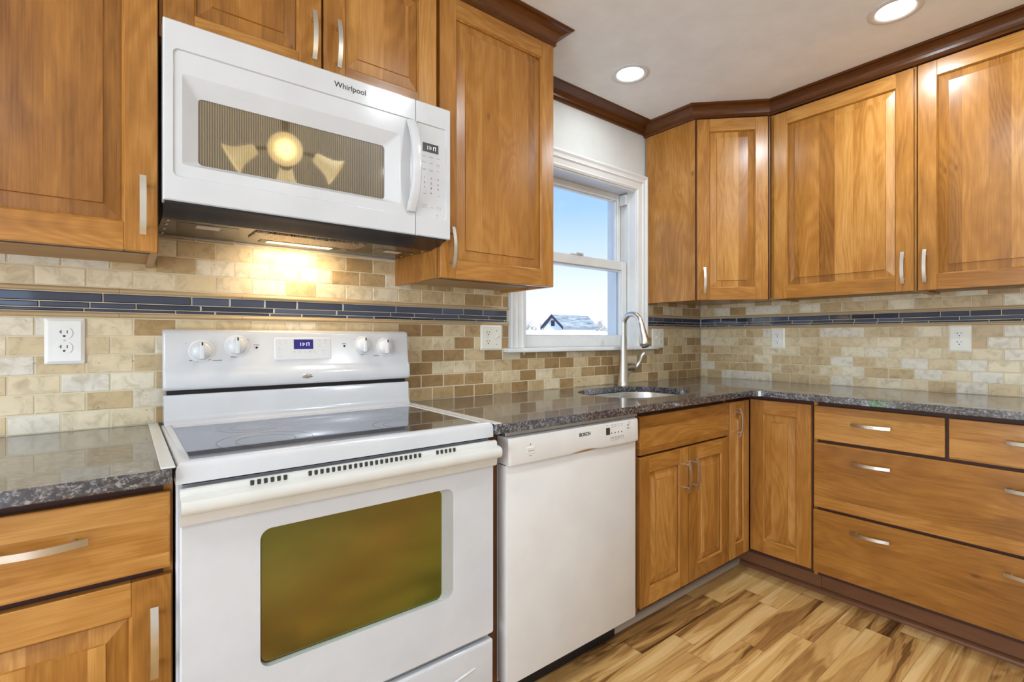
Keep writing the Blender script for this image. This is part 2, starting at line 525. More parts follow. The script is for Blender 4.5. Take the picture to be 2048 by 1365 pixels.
        if prof[-1][0] > 1e-6: f.append(tuple(range((len(prof) - 1) * n, len(prof) * n)))
        kw.setdefault('smooth', True)
        s.add(v, f, **kw)
    def ring(s, outer, inner, yo, yi=None, **kw):
        """faces between two loops of (x, z) with equal counts"""
        if yi is None: yi = yo
        n = len(outer)
        v = [(x, yo, z) for x, z in outer] + [(x, yi, z) for x, z in inner]
        s.add(v, [(i, (i + 1) % n, (i + 1) % n + n, i + n) for i in range(n)], **kw)
    def face_xz(s, loop, y, **kw):
        s.add([(x, y, z) for x, z in loop], [tuple(range(len(loop)))], **kw)
    def build(s, name, mats, parent=None, base=(0, 0, 0), frame=None, angle=40):
        me = bpy.data.meshes.new(name)
        b = Vector(base)
        me.from_pydata([tuple(Vector(p) - b) for p in s.v], [], s.f)
        me.uv_layers.new(name='UVMap')
        me.color_attributes.new('rnd', 'FLOAT_COLOR', 'CORNER')
        me.uv_layers['UVMap'].data.foreach_set('uv', [c for fu in s.uv for p in fu for c in p])
        me.color_attributes['rnd'].data.foreach_set('color', [c for fi, f in enumerate(s.f) for _ in f for c in s.c[fi]])
        if not isinstance(mats, (list, tuple)): mats = [mats]
        for q in mats: me.materials.append(M[q] if isinstance(q, str) else q)
        me.polygons.foreach_set('material_index', s.mi)
        me.polygons.foreach_set('use_smooth', s.sm)
        bm = bmesh.new(); bm.from_mesh(me)
        bmesh.ops.recalc_face_normals(bm, faces=bm.faces)
        bm.to_mesh(me); bm.free()
        if any(s.sm): me.set_sharp_from_angle(angle=R(angle))
        me.update()
        o = bpy.data.objects.new(name, me)
        COL.objects.link(o)
        if parent is not None: o.parent = parent
        elif frame is not None: o.matrix_world = frame @ Matrix.Translation(b)
        else: o.location = b
        return o

FB = Matrix.Identity(4)
XR = 2.947
FR = Matrix.Translation((XR, 0, 0)) @ Matrix.Rotation(R(-90), 4, 'Z')
FD = Matrix.Translation((2.371, -0.305, 0)) @ Matrix.Rotation(R(-45), 4, 'Z')

class Thing:
    def __init__(s, name, label, cat, base, frame=FB, group=None, kind=None):
        s.base = base
        o = bpy.data.objects.new(name, None)
        o.empty_display_size = 0.05
        COL.objects.link(o)
        o.matrix_world = frame @ Matrix.Translation(base)
        if kind: o['kind'] = kind
        if label: o['label'] = label
        if cat: o['category'] = cat
        if group: o['group'] = group
        s.o = o
    def part(s, mb, name, mats, parent=None, label=None, angle=40):
        o = mb.build(name, mats, parent=parent or s.o, base=s.base, angle=angle)
        if label: o['label'] = label
        return o

def tag(o, label, cat, group=None):
    o['label'] = label; o['category'] = cat
    if group: o['group'] = group
    return o
def struct(o):
    o['kind'] = 'structure'
    return o

def rrect(x0, x1, z0, z1, r, n=5):
    pts = []
    for cx, cz, a0 in ((x1 - r, z1 - r, 0), (x0 + r, z1 - r, 90), (x0 + r, z0 + r, 180), (x1 - r, z0 + r, 270)):
        for i in range(n + 1):
            a = R(a0 + 90 * i / n)
            pts.append((cx + r * math.cos(a), cz + r * math.sin(a)))
    return pts
def rect_match(x0, x1, z0, z1, n=5):
    """corner points repeated to pair with rrect"""
    pts = []
    for x, z in ((x1, z1), (x0, z1), (x0, z0), (x1, z0)):
        pts += [(x, z)] * (n + 1)
    return pts

def text_mesh(T, name, body, size, x, y, z, mat, parent=None, rx=90, rz=0, extr=0.0003, bold=0.0, sx=1.0, align='CENTER'):
    cu = bpy.data.curves.new(name, 'FONT')
    cu.body = body; cu.size = size; cu.extrude = extr; cu.align_x = align; cu.align_y = 'CENTER'
    cu.offset = bold
    ob = bpy.data.objects.new(name, cu)
    COL.objects.link(ob)
    dg = bpy.context.evaluated_depsgraph_get()
    me = bpy.data.meshes.new_from_object(ob.evaluated_get(dg))
    bpy.data.objects.remove(ob)
    me.transform(Matrix.Diagonal((sx, 1, 1, 1)))
    me.transform(Euler((R(rx), 0, R(rz))).to_matrix().to_4x4())
    me.transform(Matrix.Translation(Vector((x, y, z)) - Vector(T.base)))
    me.materials.clear(); me.materials.append(M[mat])
    o = bpy.data.objects.new(name, me)
    COL.objects.link(o)
    o.parent = parent or T.o
    return o

SEG = {'1': 'bc', '7': 'abc', '0': 'abcdef', '2': 'abged'}
def seven_seg(mb, s, x0, z0, h, wd, gap, y, th):
    x = x0
    for ch in s:
        if ch == ':':
            for q in (0.33, 0.67):
                mb.box(x, x + th, y - 0.0003, y, z0 + h * q - th / 2, z0 + h * q + th / 2)
            x += th + gap; continue
        for g in SEG[ch]:
            if g == 'a': b = (x, x + wd, z0 + h - th, z0 + h)
            elif g == 'g': b = (x, x + wd, z0 + h / 2 - th / 2, z0 + h / 2 + th / 2)
            elif g == 'd': b = (x, x + wd, z0, z0 + th)
            elif g == 'b': b = (x + wd - th, x + wd, z0 + h / 2 + th * .3, z0 + h - th * .2)
            elif g == 'c': b = (x + wd - th, x + wd, z0, z0 + h / 2 - th * .3)
            elif g == 'e': b = (x, x + th, z0, z0 + h / 2)
            else: b = (x, x + th, z0 + h / 2, z0 + h)
            mb.box(b[0], b[1], y - 0.0003, y, b[2], b[3])
        x += wd + gap

# ------------------------------------------------------------------ the room
ZC = 2.384
XL, YF = -2.6, -3.9
XW, YW = XR + 0.009, 0.009
def shell(name, mat, boxes):
    b = MB()
    for q in boxes: b.box(*q)
    return struct(b.build(name, mat))
shell('floor', 'floor', [(XL - .1, XW + .15, YF - .1, 0.2, -0.1, 0.0)])
shell('ceiling', 'ceil', [(XL - .1, XW + .15, YF - .1, 0.2, ZC, ZC + 0.1)])
WX0, WX1, WZ0, WZ1 = 1.452, 2.287, 1.085, 2.004
shell('wall_back', 'wall', [(XL - .1, WX0, YW, 0.2, 0, ZC), (WX1, XW, YW, 0.2, 0, ZC), (WX0, WX1, YW, 0.2, 0, WZ0), (WX0, WX1, YW, 0.2, WZ1, ZC)])
shell('wall_right', 'wall', [(XW, XW + .15, YF - .1, 0.2, 0, ZC)])
shell('wall_left', 'wall_far', [(XL - .1, XL, YF, -3.15, 0, ZC), (XL - .1, XL, -1.15, YW, 0, ZC), (XL - .1, XL, -3.15, -1.15, 2.05, ZC)])
_d = Thing('fill_door', None, None, (XL, -2.15, 0), kind='structure')  # unseen glass door, added with its opening to light the right wall
b = MB()
for y0, y1 in ((-3.15, -3.09), (-2.18, -2.12), (-1.21, -1.15)): b.box(XL - .08, XL - .02, y0, y1, 0, 2.05, .003)
for z0, z1 in ((0, 0.08), (1.97, 2.05)): b.box(XL - .08, XL - .02, -3.15, -1.15, z0, z1, .003)
_d.part(b, 'door_frame', 'vinyl')
b = MB(); b.box(XL - .055, XL - .05, -3.09, -1.21, .08, 1.97)
_d.part(b, 'glass_pane', 'pane')
PX0, PX1 = -2.35, -.55
shell('wall_front', 'wall_far', [(XL - .1, PX0, YF - .1, YF, 0, ZC), (PX1, XW + .15, YF - .1, YF, 0, ZC), (PX0, PX1, YF - .1, YF, 2.05, ZC)])
_d = Thing('door_1', None, None, ((PX0 + PX1) / 2, YF, 0), kind='structure')
b = MB()
for x0, x1 in ((PX0, PX0 + .06), (-1.48, -1.42), (PX1 - .06, PX1)):
    b.box(x0, x1, YF - .08, YF - .02, 0, 2.05, .003)
for z0, z1 in ((0, 0.08), (1.97, 2.05)):
    b.box(PX0, PX1, YF - .08, YF - .02, z0, z1, .003)
_d.part(b, 'door_frame', 'vinyl')
b = MB(); b.box(PX0 + .06, PX1 - .06, YF - .055, YF - .05, .08, 1.97)
_d.part(b, 'glass_pane', 'pane')

# ------------------------------------------------------------------ window over the sink
W1 = Thing('window_1', None, None, ((WX0 + WX1) / 2, 0.03, WZ0), kind='structure')
# casing: moulded profile carried up, over and down (mitred)
CX0, CX1, CZ1, CZ0 = 1.366, 2.369, 2.089, 1.118
prof = [(0.0, 0.0), (0.0, 0.026), (0.010, 0.028), (0.022, 0.022), (0.034, 0.021), (0.040, 0.025), (0.048, 0.019), (0.070, 0.016), (0.078, 0.019), (0.088, 0.014), (0.088, 0.0)]
def casing(b):
    legs = [((CX0, CZ0), (CX0, CZ1), (1, 0), (1, -1)), ((CX0, CZ1), (CX1, CZ1), (1, -1), (-1, -1)), ((CX1, CZ1), (CX1, CZ0), (-1, -1), (-1, 0))]
    for (xa, za), (xb, zb), (ia, ka), (ib, kb) in legs:
        v = []
        for (x, z), (i_, k_) in (((xa, za), (ia, ka)), ((xb, zb), (ib, kb))):
            for o_, h_ in prof: v.append((x + i_ * o_, YW - 0.001 - h_, z + k_ * o_))
        m = len(prof)
        b.add(v, [(j, (j + 1) % m, (j + 1) % m + m, j + m) for j in range(m)] + [tuple(range(m)), tuple(range(2 * m - 1, m - 1, -1))])
b = MB(); casing(b); W1.part(b, 'casing', 'paint')
b = MB(); b.box(1.34, 2.449, -0.036, 0.045, 1.098, 1.117, .004, 2); W1.part(b, 'window_stool', 'paint')
b = MB()
b.box(WX0 + .0005, WX0 + .012, 0.0, 0.205, WZ0, WZ1, .001); b.box(WX1 - .012, WX1 - .0005, 0.0, 0.205, WZ0, WZ1, .001)
b.box(WX0 + .012, WX1 - .012, 0.0, 0.205, WZ1 - .012, WZ1 - .0005, .001); b.box(WX0 + .012, WX1 - .012, 0.03, 0.22, WZ0 + .0005, WZ0 + .030, .001)
for x in (WX0 + .012, WX1 - .022):  # stops and tracks
    b.box(x, x + .010, 0.042, 0.052, WZ0 + .03, WZ1 - .012); b.box(x, x + .010, 0.087, 0.094, WZ0 + .03, WZ1 - .012); b.box(x, x + .010, 0.130, 0.150, WZ0 + .03, WZ1 - .012)
W1.part(b, 'window_frame', 'vinyl')
def sash(b, x0, x1, z0, z1, y0, y1, st, rb, rt):
    b.box(x0, x0 + st, y0, y1, z0, z1, .003); b.box(x1 - st, x1, y0, y1, z0, z1, .003)
    b.box(x0 + st, x1 - st, y0, y1, z0, z0 + rb, .003); b.box(x0 + st, x1 - st, y0, y1, z1 - rt, z1, .003)
    # glazing bead
    e_ = .008
    b.box(x0 + st, x0 + st + e_, y0 + .008, y1 - .008, z0 + rb, z1 - rt, .002); b.box(x1 - st - e_, x1 - st, y0 + .008, y1 - .008, z0 + rb, z1 - rt, .002)
    b.box(x0 + st + e_, x1 - st - e_, y0 + .008, y1 - .008, z0 + rb, z0 + rb + e_, .002); b.box(x0 + st + e_, x1 - st - e_, y0 + .008, y1 - .008, z1 - rt - e_, z1 - rt, .002)
b = MB(); sash(b, WX0 + .022, WX1 - .022, 1.117, 1.598, .053, .085, .040, .056, .050)
ls = W1.part(b, 'lower_sash', 'vinyl')
b = MB(); b.box(WX0 + .060, WX1 - .060, .067, .071, 1.17, 1.55); W1.part(b, 'glass_pane', 'pane', ls)
b = MB(); b.box(1.83, 1.91, .050, .082, 1.598, 1.606, .003, 2); b.box(1.86, 1.90, .042, .060, 1.604, 1.612, .003, 2)
W1.part(b, 'sash_lock', 'vinyl', ls)
b = MB(); sash(b, WX0 + .022, WX1 - .022, 1.545, WZ1 - .012, .095, .127, .030, .050, .038)
us = W1.part(b, 'upper_sash', 'vinyl')
b = MB(); b.box(WX0 + .050, WX1 - .050, .109, .113, 1.59, WZ1 - .045); W1.part(b, 'glass_pane', 'pane', us)
b = MB(); b.box(WX1 - .040, WX1 - .0225, .046, .094, 1.925, 1.985, .003); W1.part(b, 'sash_stop', 'vinyl')

# ------------------------------------------------------------------ trims: crown and shoe mouldings
def crown_prof(p, z0, z1):
    h = z1 - z0
    pts = [(-.004, z0), (.010, z0), (.016, z0 + .10 * h), (.012, z0 + .18 * h), (.014, z0 + .22 * h)]
    for i in range(7):   # cove
        a = i / 6.0
        pts.append((.016 + (p - .022) * (1 - math.cos(a * PI / 2)) , z0 + .22 * h + .64 * h * math.sin(a * PI / 2)))
    pts += [(p - .003, z0 + .90 * h), (p, z1 - .004), (p, z1 - .0005), (-.004, z1 - .0005)]
    return pts
CB = 2.320
b = MB()
b.sweep(crown_prof(.066, CB, ZC), [(-.62, -.3155), (1.3355, -.3155), (1.3355, 0.004)])
struct(b.build('trim_1', 'wood_dark'))
b = MB()
b.sweep(crown_prof(.086, 2.332, ZC), [(1.356, YW - .001), (2.3705, YW - .001)], caps=False)
b.sweep(crown_prof(.060, CB, ZC), [(2.3705, 0.004), (2.3705, -.305), (2.6415, -.576), (2.6415, -1.80)])
struct(b.build('trim_2', 'wood_dark'))
b = MB()
q_ = [(0, 0), (.020, 0), (.0195, .006), (.017, .012), (.012, .017), (.006, .0195), (0, .020)]
b.sweep([(o_, z_ + .0005) for o_, z_ in q_], [(1.500, -.472), (2.508, -.472)], caps=True)
struct(b.build('baseboard_back', 'shoe'))
b = MB()
b.sweep([(o_, z_ + .0005) for o_, z_ in q_], [(2.5075, -.492), (2.5075, -1.795)], caps=True)
struct(b.build('baseboard_right', 'toe'))

# ------------------------------------------------------------------ cabinets
def door_mb(x0, x1, z0, z1, yf, st=.062, rl=.064, slope=.036):
    b = MB(); T = .020
    b.box(x0, x0 + st, yf, yf + T, z0, z1, .0014); b.box(x1 - st, x1, yf, yf + T, z0, z1, .0014)
    b.box(x0 + st, x1 - st, yf, yf + T, z0, z0 + rl, .0014, grain=(1, 0, 0)); b.box(x0 + st, x1 - st, yf, yf + T, z1 - rl, z1, .0014, grain=(1, 0, 0))
    a0, a1, c0, c1 = x0 + st, x1 - st, z0 + rl, z1 - rl
    def L(d): return [(a0 + d, c0 + d), (a1 - d, c0 + d), (a1 - d, c1 - d), (a0 + d, c1 - d)]
    b.ring(L(-.001), L(.004), yf + .0008, yf + .0065)
    rn = (random.random(), random.random())
    s2 = min(slope, (a1 - a0) * .33)
    b.ring(L(.004), L(.0045), yf + .0065, yf + .0085, rnd=rn)
    b.ring(L(.0045), L(s2), yf + .0100, yf + .0045, rnd=rn, stave=1.0)
    b.ring(L(s2), L(s2 + .0015), yf + .0045, yf + .0008, rnd=rn)
    b.face_xz(L(s2 + .0015), yf + .0008, rnd=rn, stave=1.0)
    b.box(a0, a1, yf + .012, yf + T - .001, c0, c1, rnd=rn, stave=1.0)
    return b
def slab_mb(x0, x1, z0, z1, yf):
    b = MB(); b.box(x0, x1, yf, yf + .020, z0, z1, .0025, 2, grain=(1, 0, 0), stave=0.6, smooth=False)
    return b
def handle_mb(cx, cz, yf, vertical=True, L=.136):
    b = MB(); n = 14; wd, th = .0125, .0042
    v = []; f = []
    for i in range(n + 1):
        t = -1 + 2 * i / n
        a = t * L / 2
        y = yf - .034 + .013 * t * t
        w2 = wd / 2
        for da, dy in ((-w2, 0), (w2, 0), (w2, th), (-w2, th)):
            p = (cx + da, y + dy, cz + a) if vertical else (cx + a, y + dy, cz + da)
            v.append(p)
    for i in range(n):
        for j in range(4):
            f.append((i * 4 + j, i * 4 + (j + 1) % 4, (i + 1) * 4 + (j + 1) % 4, (i + 1) * 4 + j))
    f.append((3, 2, 1, 0)); f.append((n * 4, n * 4 + 1, n * 4 + 2, n * 4 + 3))
    b.add(v, f, grain=(0, 0, 1) if vertical else (1, 0, 0), smooth=False)
    for s_ in (-.048, .048):
        p = (cx, yf - .030 + .006, cz + s_) if vertical else (cx + s_, yf - .024, cz)
        q = (cx, yf + .0005, cz + s_) if vertical else (cx + s_, yf + .0005, cz)
        b.tube([p, q], .0048, 12)
    return b
def carcass(T, x0, x1, z0, z1, depth, shelf=False, sides=('wood', 'wood')):
    """upper box: sides, back, top, recessed ply bottom and face frame"""
    t = .016
    b = MB()
    b.box(x0, x0 + t, -depth, -.001, z0, z1, .001); b.box(x1 - t, x1, -depth, -.001, z0, z1, .001)
    b.box(x0 + t, x1 - t, -.010, -.001, z0 + .012, z1); b.box(x0 + t, x1 - t, -depth + .02, -.010, z1 - .016, z1)
    T.part(b, 'carcass', 'wood')
    b = MB(); b.box(x0 + t, x1 - t, -depth + .020, -.010, z0 + .010, z0 + .022, grain=(1, 0, 0)); T.part(b, 'bottom_panel', 'ply')
    b = MB(); fr = .03
    b.box(x0 + t, x0 + t + fr, -depth, -depth + .019, z0, z1); b.box(x1 - t - fr, x1 - t, -depth, -depth + .019, z0, z1)
    b.box(x0 + t + fr, x1 - t - fr, -depth, -depth + .019, z0, z0 + .035, grain=(1, 0, 0)); b.box(x0 + t + fr, x1 - t - fr, -depth, -depth + .019, z1 - .05, z1, grain=(1, 0, 0))
    T.part(b, 'face_frame', 'gap')
UZ0, UZ1 = 1.363, 2.3195
YD = -.336   # door face plane of the upper run on the back wall
# upper cabinet left of the microwave
T = Thing('wall_cabinet', 'stained wood wall cabinet at the left edge, between outlet tiles and microwave', 'cabinet', (-.24, -.16, UZ0), group='upper cabinets')
carcass(T, -.548, .064, UZ0, UZ1, .3155)
d_ = T.part(door_mb(-.543, .062, 1.363, 2.312, YD), 'door', 'wood'); T.part(handle_mb(.034, 1.467, YD), 'handle', 'nickel', d_, 'brushed nickel bow handle')
# over the microwave
T = Thing('wall_cabinet', 'short two-door stained wood cabinet directly above the white microwave', 'cabinet', (.44, -.16, 1.885), group='upper cabinets')
carcass(T, .0655, .8135, 1.885, UZ1, .3155)
d_ = T.part(door_mb(.073, .438, 1.886, 2.312, YD), 'door', 'wood'); T.part(handle_mb(.413, 2.000, YD), 'handle', 'nickel', d_, 'brushed nickel bow handle')
d_ = T.part(door_mb(.4435, .806, 1.886, 2.312, YD), 'door', 'wood'); T.part(handle_mb(.481, 2.000, YD), 'handle', 'nickel', d_, 'brushed nickel bow handle')
# between microwave and window
T = Thing('wall_cabinet', 'tall narrow stained wood wall cabinet between microwave and window', 'cabinet', (1.075, -.16, UZ0), group='upper cabinets')
carcass(T, .815, 1.335, UZ0, UZ1, .3155)
d_ = T.part(door_mb(.821, 1.330, 1.363, 2.312, YD), 'door', 'wood'); T.part(handle_mb(.859, 1.464, YD), 'handle', 'nickel', d_, 'brushed nickel bow handle')
# diagonal corner cabinet
T = Thing('corner_wall_cabinet', 'angled corner wall cabinet right of the window with one narrow door', 'cabinet', (2.7, -.25, UZ0), group='upper cabinets')
b = MB(); poly = [(2.373, -.001), (2.373, -.307), (2.642, -.576), (2.946, -.576), (2.946, -.001)]
b.prism(poly, UZ0 + .010, UZ1); b.box(2.371, 2.387, -.312, -.001, UZ0, UZ1, .001); T.part(b, 'carcass', 'wood')
T2 = Thing.__new__(Thing); T2.base = (0, 0, 0)
LD = math.hypot(.271, .271)
def diag_part(mb, name, mat, parent, label=None):
    mx = Matrix.Translation(Vector(T.base)).inverted() @ FD
    mb.v = [tuple(mx @ Vector(p)) for p in mb.v]
    o = mb.build(name, mat, parent=parent)
    if label: o['label'] = label
    return o
b = MB(); b.box(.006, LD - .004, -.003, 0.0, UZ0, UZ1); diag_part(b, 'face_frame', 'gap', T.o)
d_ = diag_part(door_mb(.013, LD - .018, 1.363, 2.310, -.023), 'door', 'wood', T.o)
diag_part(handle_mb(.045, 1.464, -.023), 'handle', 'nickel', d_, 'brushed nickel bow handle')
# right wall uppers (local x runs away from the corner)
YR = -(XR - 2.627)
for x0, x1, hx, lab in ((.580, 1.179, 1.139, 'stained wood wall cabinet beside the angled corner cabinet, handle at its lower right'),
                        (1.182, 1.795, 1.213, 'stained wood wall cabinet at the right edge with handle at its lower left')):
    T = Thing('wall_cabinet', lab, 'cabinet', ((x0 + x1) / 2, -.15, UZ0), FR, group='upper cabinets')
    carcass(T, x0, x1, UZ0, UZ1, .2995)
    d_ = T.part(door_mb(x0 + (.022 if x0 < 1 else .005), x1 - .006, 1.363, 2.310, YR), 'door', 'wood')
    T.part(handle_mb(hx, 1.463, YR), 'handle', 'nickel', d_, 'brushed nickel bow handle')

# base cabinets
BZ0, BZ1 = .112, .884
def base_box(T, x0, x1, depth, toe_d, ztoe=.112):
    b = MB(); t = .016
    b.box(x0, x0 + t, -depth, -.002, BZ0, BZ1, .001); b.box(x1 - t, x1, -depth, -.002, BZ0, BZ1, .001)
    b.box(x0 + t, x1 - t, -depth + .02, -.002, BZ0, BZ0 + .016); b.box(x0 + t, x1 - t, -.012, -.002, BZ0 + .016, BZ1)
    T.part(b, 'carcass', 'wood')
    b = MB(); b.box(x0 + t, x1 - t, -depth, -depth + .019, BZ0 + .0, BZ1); T.part(b, 'face_frame', 'gap')
    b = MB(); b.box(x0, x1, -toe_d, -toe_d + .016, .001, BZ0, grain=(1, 0, 0)); T.part(b, 'toe_kick', 'toe')
YB = -.592
T = Thing('base_cabinet', 'stained wood base cabinet left of the white range, one drawer over one door', 'cabinet', (-.12, -.3, 0), group='base cabinets')
base_box(T, -.315, .0765, .572, .472)
d_ = T.part(slab_mb(-.309, .071, .716, .864, YB), 'drawer', 'wood'); T.part(handle_mb(-.118, .802, YB, False), 'handle', 'nickel', d_, 'brushed nickel bow handle')
d_ = T.part(door_mb(-.309, .073, .135, .702, YB), 'door', 'wood'); T.part(handle_mb(.045, .586, YB), 'handle', 'nickel', d_, 'brushed nickel bow handle')
# filler panel between range and dishwasher
b = MB(); b.box(.842, .884, -.565, -.02, .0, .884, .001)
tag(b.build('filler_panel', 'wood_dark', base=(.863, -.3, 0)), 'narrow brown wood filler panel between range and dishwasher', 'panel')
T = Thing('base_cabinet', 'two-door stained wood sink cabinet with a blank drawer front, right of the dishwasher', 'cabinet', (1.867, -.3, 0), group='base cabinets')
base_box(T, 1.531, 2.200, .572, .472)
T.part(slab_mb(1.538, 2.196, .714, .864, YB), 'false_drawer_front', 'wood')
d_ = T.part(door_mb(1.538, 1.864, .130, .706, YB), 'door', 'wood'); T.part(handle_mb(1.838, .588, YB), 'handle', 'nickel', d_, 'brushed nickel bow handle')
d_ = T.part(door_mb(1.869, 2.196, .130, .706, YB), 'door', 'wood'); T.part(handle_mb(1.898, .590, YB), 'handle', 'nickel', d_, 'brushed nickel bow handle')
# corner base with two hinged door leaves
T = Thing('corner_base_cabinet', 'corner base cabinet with two folding doors meeting at the inside corner', 'cabinet', (2.7, -.3, 0), group='base cabinets')
b = MB(); b.prism([(2.202, -.002), (2.202, -.572), (2.420, -.572), (2.420, -.864), (2.946, -.864), (2.946, -.002)], BZ0, BZ1)
T.part(b, 'carcass', 'gap')
d_ = T.part(door_mb(2.204, 2.385, .130, .864, YB, st=.052), 'door', 'wood'); T.part(handle_mb(2.266, .768, YB), 'handle', 'nickel', d_, 'brushed nickel bow handle')
YBR = -(XR - 2.400)
mb = door_mb(.590, .861, .135, .866, YBR)
mx = FR; mb.v = [tuple(mx @ Vector(p)) for p in mb.v]; T.part(mb, 'door', 'wood')
b = MB(); b.prism([(2.202, -.472), (2.202, -.456), (2.524, -.456), (2.524, -.864), (2.508, -.864), (2.508, -.472)], .001, BZ0, grain=(1, 0, 0)); T.part(b, 'toe_kick', 'toe')
# drawer base on the right wall
T = Thing('drawer_base_cabinet', 'wide drawer base under the right counter, two small drawers over two wide ones', 'cabinet', (1.32, -.3, 0), FR, group='base cabinets')
base_box(T, .866, 1.782, .527, .4395)
for x0, x1, z0, z1, hs, hz in ((.874, 1.316, .716, .865, (1.087,), .801), (1.327, 1.774, .716, .865, (1.548,), .803), (.872, 1.774, .419, .703, (1.086, 1.545), .639), (.870, 1.774, .131, .407, (1.083, 1.541), .348)):
    d_ = T.part(slab_mb(x0, x1, z0, z1, YBR), 'drawer', 'wood')
    for hx in hs: T.part(handle_mb(hx, hz, YBR, False), 'handle', 'nickel', d_, 'brushed nickel bow handle')

# ------------------------------------------------------------------ countertops
CT0, CT1 = .886, .914
def superell(cx, cy, a, b_, n_, k=48):
    pts = []
    for i in range(k):
        t = 2 * PI * i / k
        c_, s_ = math.cos(t), math.sin(t)
        pts.append((cx + a * math.copysign(abs(c_) ** (2 / n_), c_), cy + b_ * math.copysign(abs(s_) ** (2 / n_), s_)))
    return pts
b = MB(); b.box(-.335, .072, -.627, -.001, CT0, CT1, .002)
tag(b.build('countertop', 'granite', base=(-.3, -.3, CT0)), 'short polished dark granite countertop left of the range', 'countertop')
SC = (1.865, -.310); SA, SB = .270, .200
hole = superell(SC[0], SC[1], SA, SB, 2.7)
CX_ = 2.3625
outer = [(.836, -.001), (.836, -.627), (CX_ - .045, -.627)]
for i in range(1, 7):
    a = R(90 - 90 * i / 6)
    outer.append((CX_ - .045 + .045 * math.cos(a), -.672 + .045 * math.sin(a)))
outer += [(CX_, -1.80), (XR - .001, -1.80), (XR - .001, -.001)]
def slab_with_hole(outer, hole, z0, z1):
    bm = bmesh.new()
    for loop in (outer, hole):
        vs = [bm.verts.new((x, y, z1)) for x, y in loop]
        for i in range(len(vs)): bm.edges.new((vs[i], vs[(i + 1) % len(vs)]))
    bmesh.ops.triangle_fill(bm, use_beauty=True, use_dissolve=False, edges=list(bm.edges))
    top = list(bm.faces)
    r_ = bmesh.ops.extrude_face_region(bm, geom=top)
    for g in r_['geom']:
        if isinstance(g, bmesh.types.BMVert): g.co.z = z0
    bm.verts.index_update()
    out = ([tuple(v.co) for v in bm.verts], [[v.index for v in f.verts] for f in bm.faces])
    bm.free(); return out
b = MB(); v_, f_ = slab_with_hole(outer, hole, CT0, CT1); b.add(v_, f_)
ctr = b.build('countertop', 'granite', base=(1.9, -.3, CT0))
bv = ctr.modifiers.new('edge', 'BEVEL'); bv.width = .002; bv.segments = 2; bv.limit_method = 'ANGLE'; bv.angle_limit = R(50)
tag(ctr, 'polished dark granite L-shaped countertop with the sink cutout', 'countertop')
# sink
b = MB(); k = 48
rings = [(1.045, CT0 - .0015), (1.0, CT0 - .0015), (.995, CT0 - .006), (.975, CT0 - .15), (.93, CT0 - .178), (.80, CT0 - .188), (.16, CT0 - .195)]
v_ = []
for s_, z_ in rings:
    v_ += [(x, y, z_) for x, y in superell(SC[0], SC[1], SA * s_, SB * s_, 2.7 if s_ > .3 else 2.0)]
f_ = [(i * k + j, i * k + (j + 1) % k, (i + 1) * k + (j + 1) % k, (i + 1) * k + j) for i in range(len(rings) - 1) for j in range(k)]
b.add(v_, f_, smooth=True, grain=(1, 0, 0))
T = Thing('sink', 'stainless steel undermount sink set in the dark granite', 'sink', (SC[0], SC[1], CT0 - .19))
T.part(b, 'bowl', 'steel')
b = MB(); b.lathe([(.046, -.0005), (.046, .003), (.036, .003), (.030, -.004), (0.0, -.004)], (SC[0], SC[1], CT0 - .195), n=24); T.part(b, 'drain', 'chrome')
# faucet
FX, FY = 2.083, -.070
T = Thing('faucet', 'brushed nickel gooseneck pull-down faucet behind the sink', 'faucet', (FX, FY, CT1))
b = MB()
b.lathe([(.031, .0), (.031, .004), (.029, .008), (.0275, .03), (.0245, .09), (.021, .15), (.0175, .21), (.0155, .25), (.0145, .262), (.0, .262)], (FX, FY, CT1), n=28)
T.part(b, 'body', 'nickel')
b = MB(); RA = .056; zc = CT1 + .318
pts = [(FX, FY, CT1 + .255), (FX, FY, zc - .03)]
for i in range(0, 15): 
    a = PI * (1 - i / 14 * 0.955)
    pts.append((FX, FY - RA - RA * math.cos(a), zc + RA * math.sin(a) ))
b.tube(pts, .0138, 18); T.part(b, 'spout', 'nickel')
e0 = Vector(pts[-1]); dr = (Vector(pts[-1]) - Vector(pts[-2])).normalized()
b = MB()
L_ = .124
b.lathe([(.0, 0), (.0150, 0), (.0162, .004), (.0175, .03), (.0235, .085), (.0270, .106), (.0250, .114), (.018, L_), (.0, L_)], tuple(e0), tuple(dr), n=24)
T.part(b, 'spray_head', 'nickel')
b = MB(); b.lathe([(.0185, L_ - .002), (.0175, L_ + .004), (0, L_ + .005)], tuple(e0), tuple(dr), n=20); T.part(b, 'spray_nozzle', 'slot')
b = MB()
b.tube([(FX + .012, FY, CT1 + .094), (FX + .058, FY, CT1 + .094), (FX + .060, FY, CT1 + .094), (FX + .080, FY, CT1 + .094), (FX + .094, FY, CT1 + .094)], [.0215, .0215, .0205, .0205, .015], 24)
T.part(b, 'handle_hub', 'nickel')
b = MB()
lp = [(FX + .078, FY - .004, CT1 + .080), (FX + .102, FY - .008, CT1 + .096), (FX + .120, FY - .010, CT1 + .112), (FX + .130, FY - .012, CT1 + .134), (FX + .140, FY - .014, CT1 + .152), (FX + .160, FY - .016, CT1 + .168)]
b.tube(lp, [.012, .0115, .010, .0095, .0095, .007], 14); T.part(b, 'lever', 'nickel')

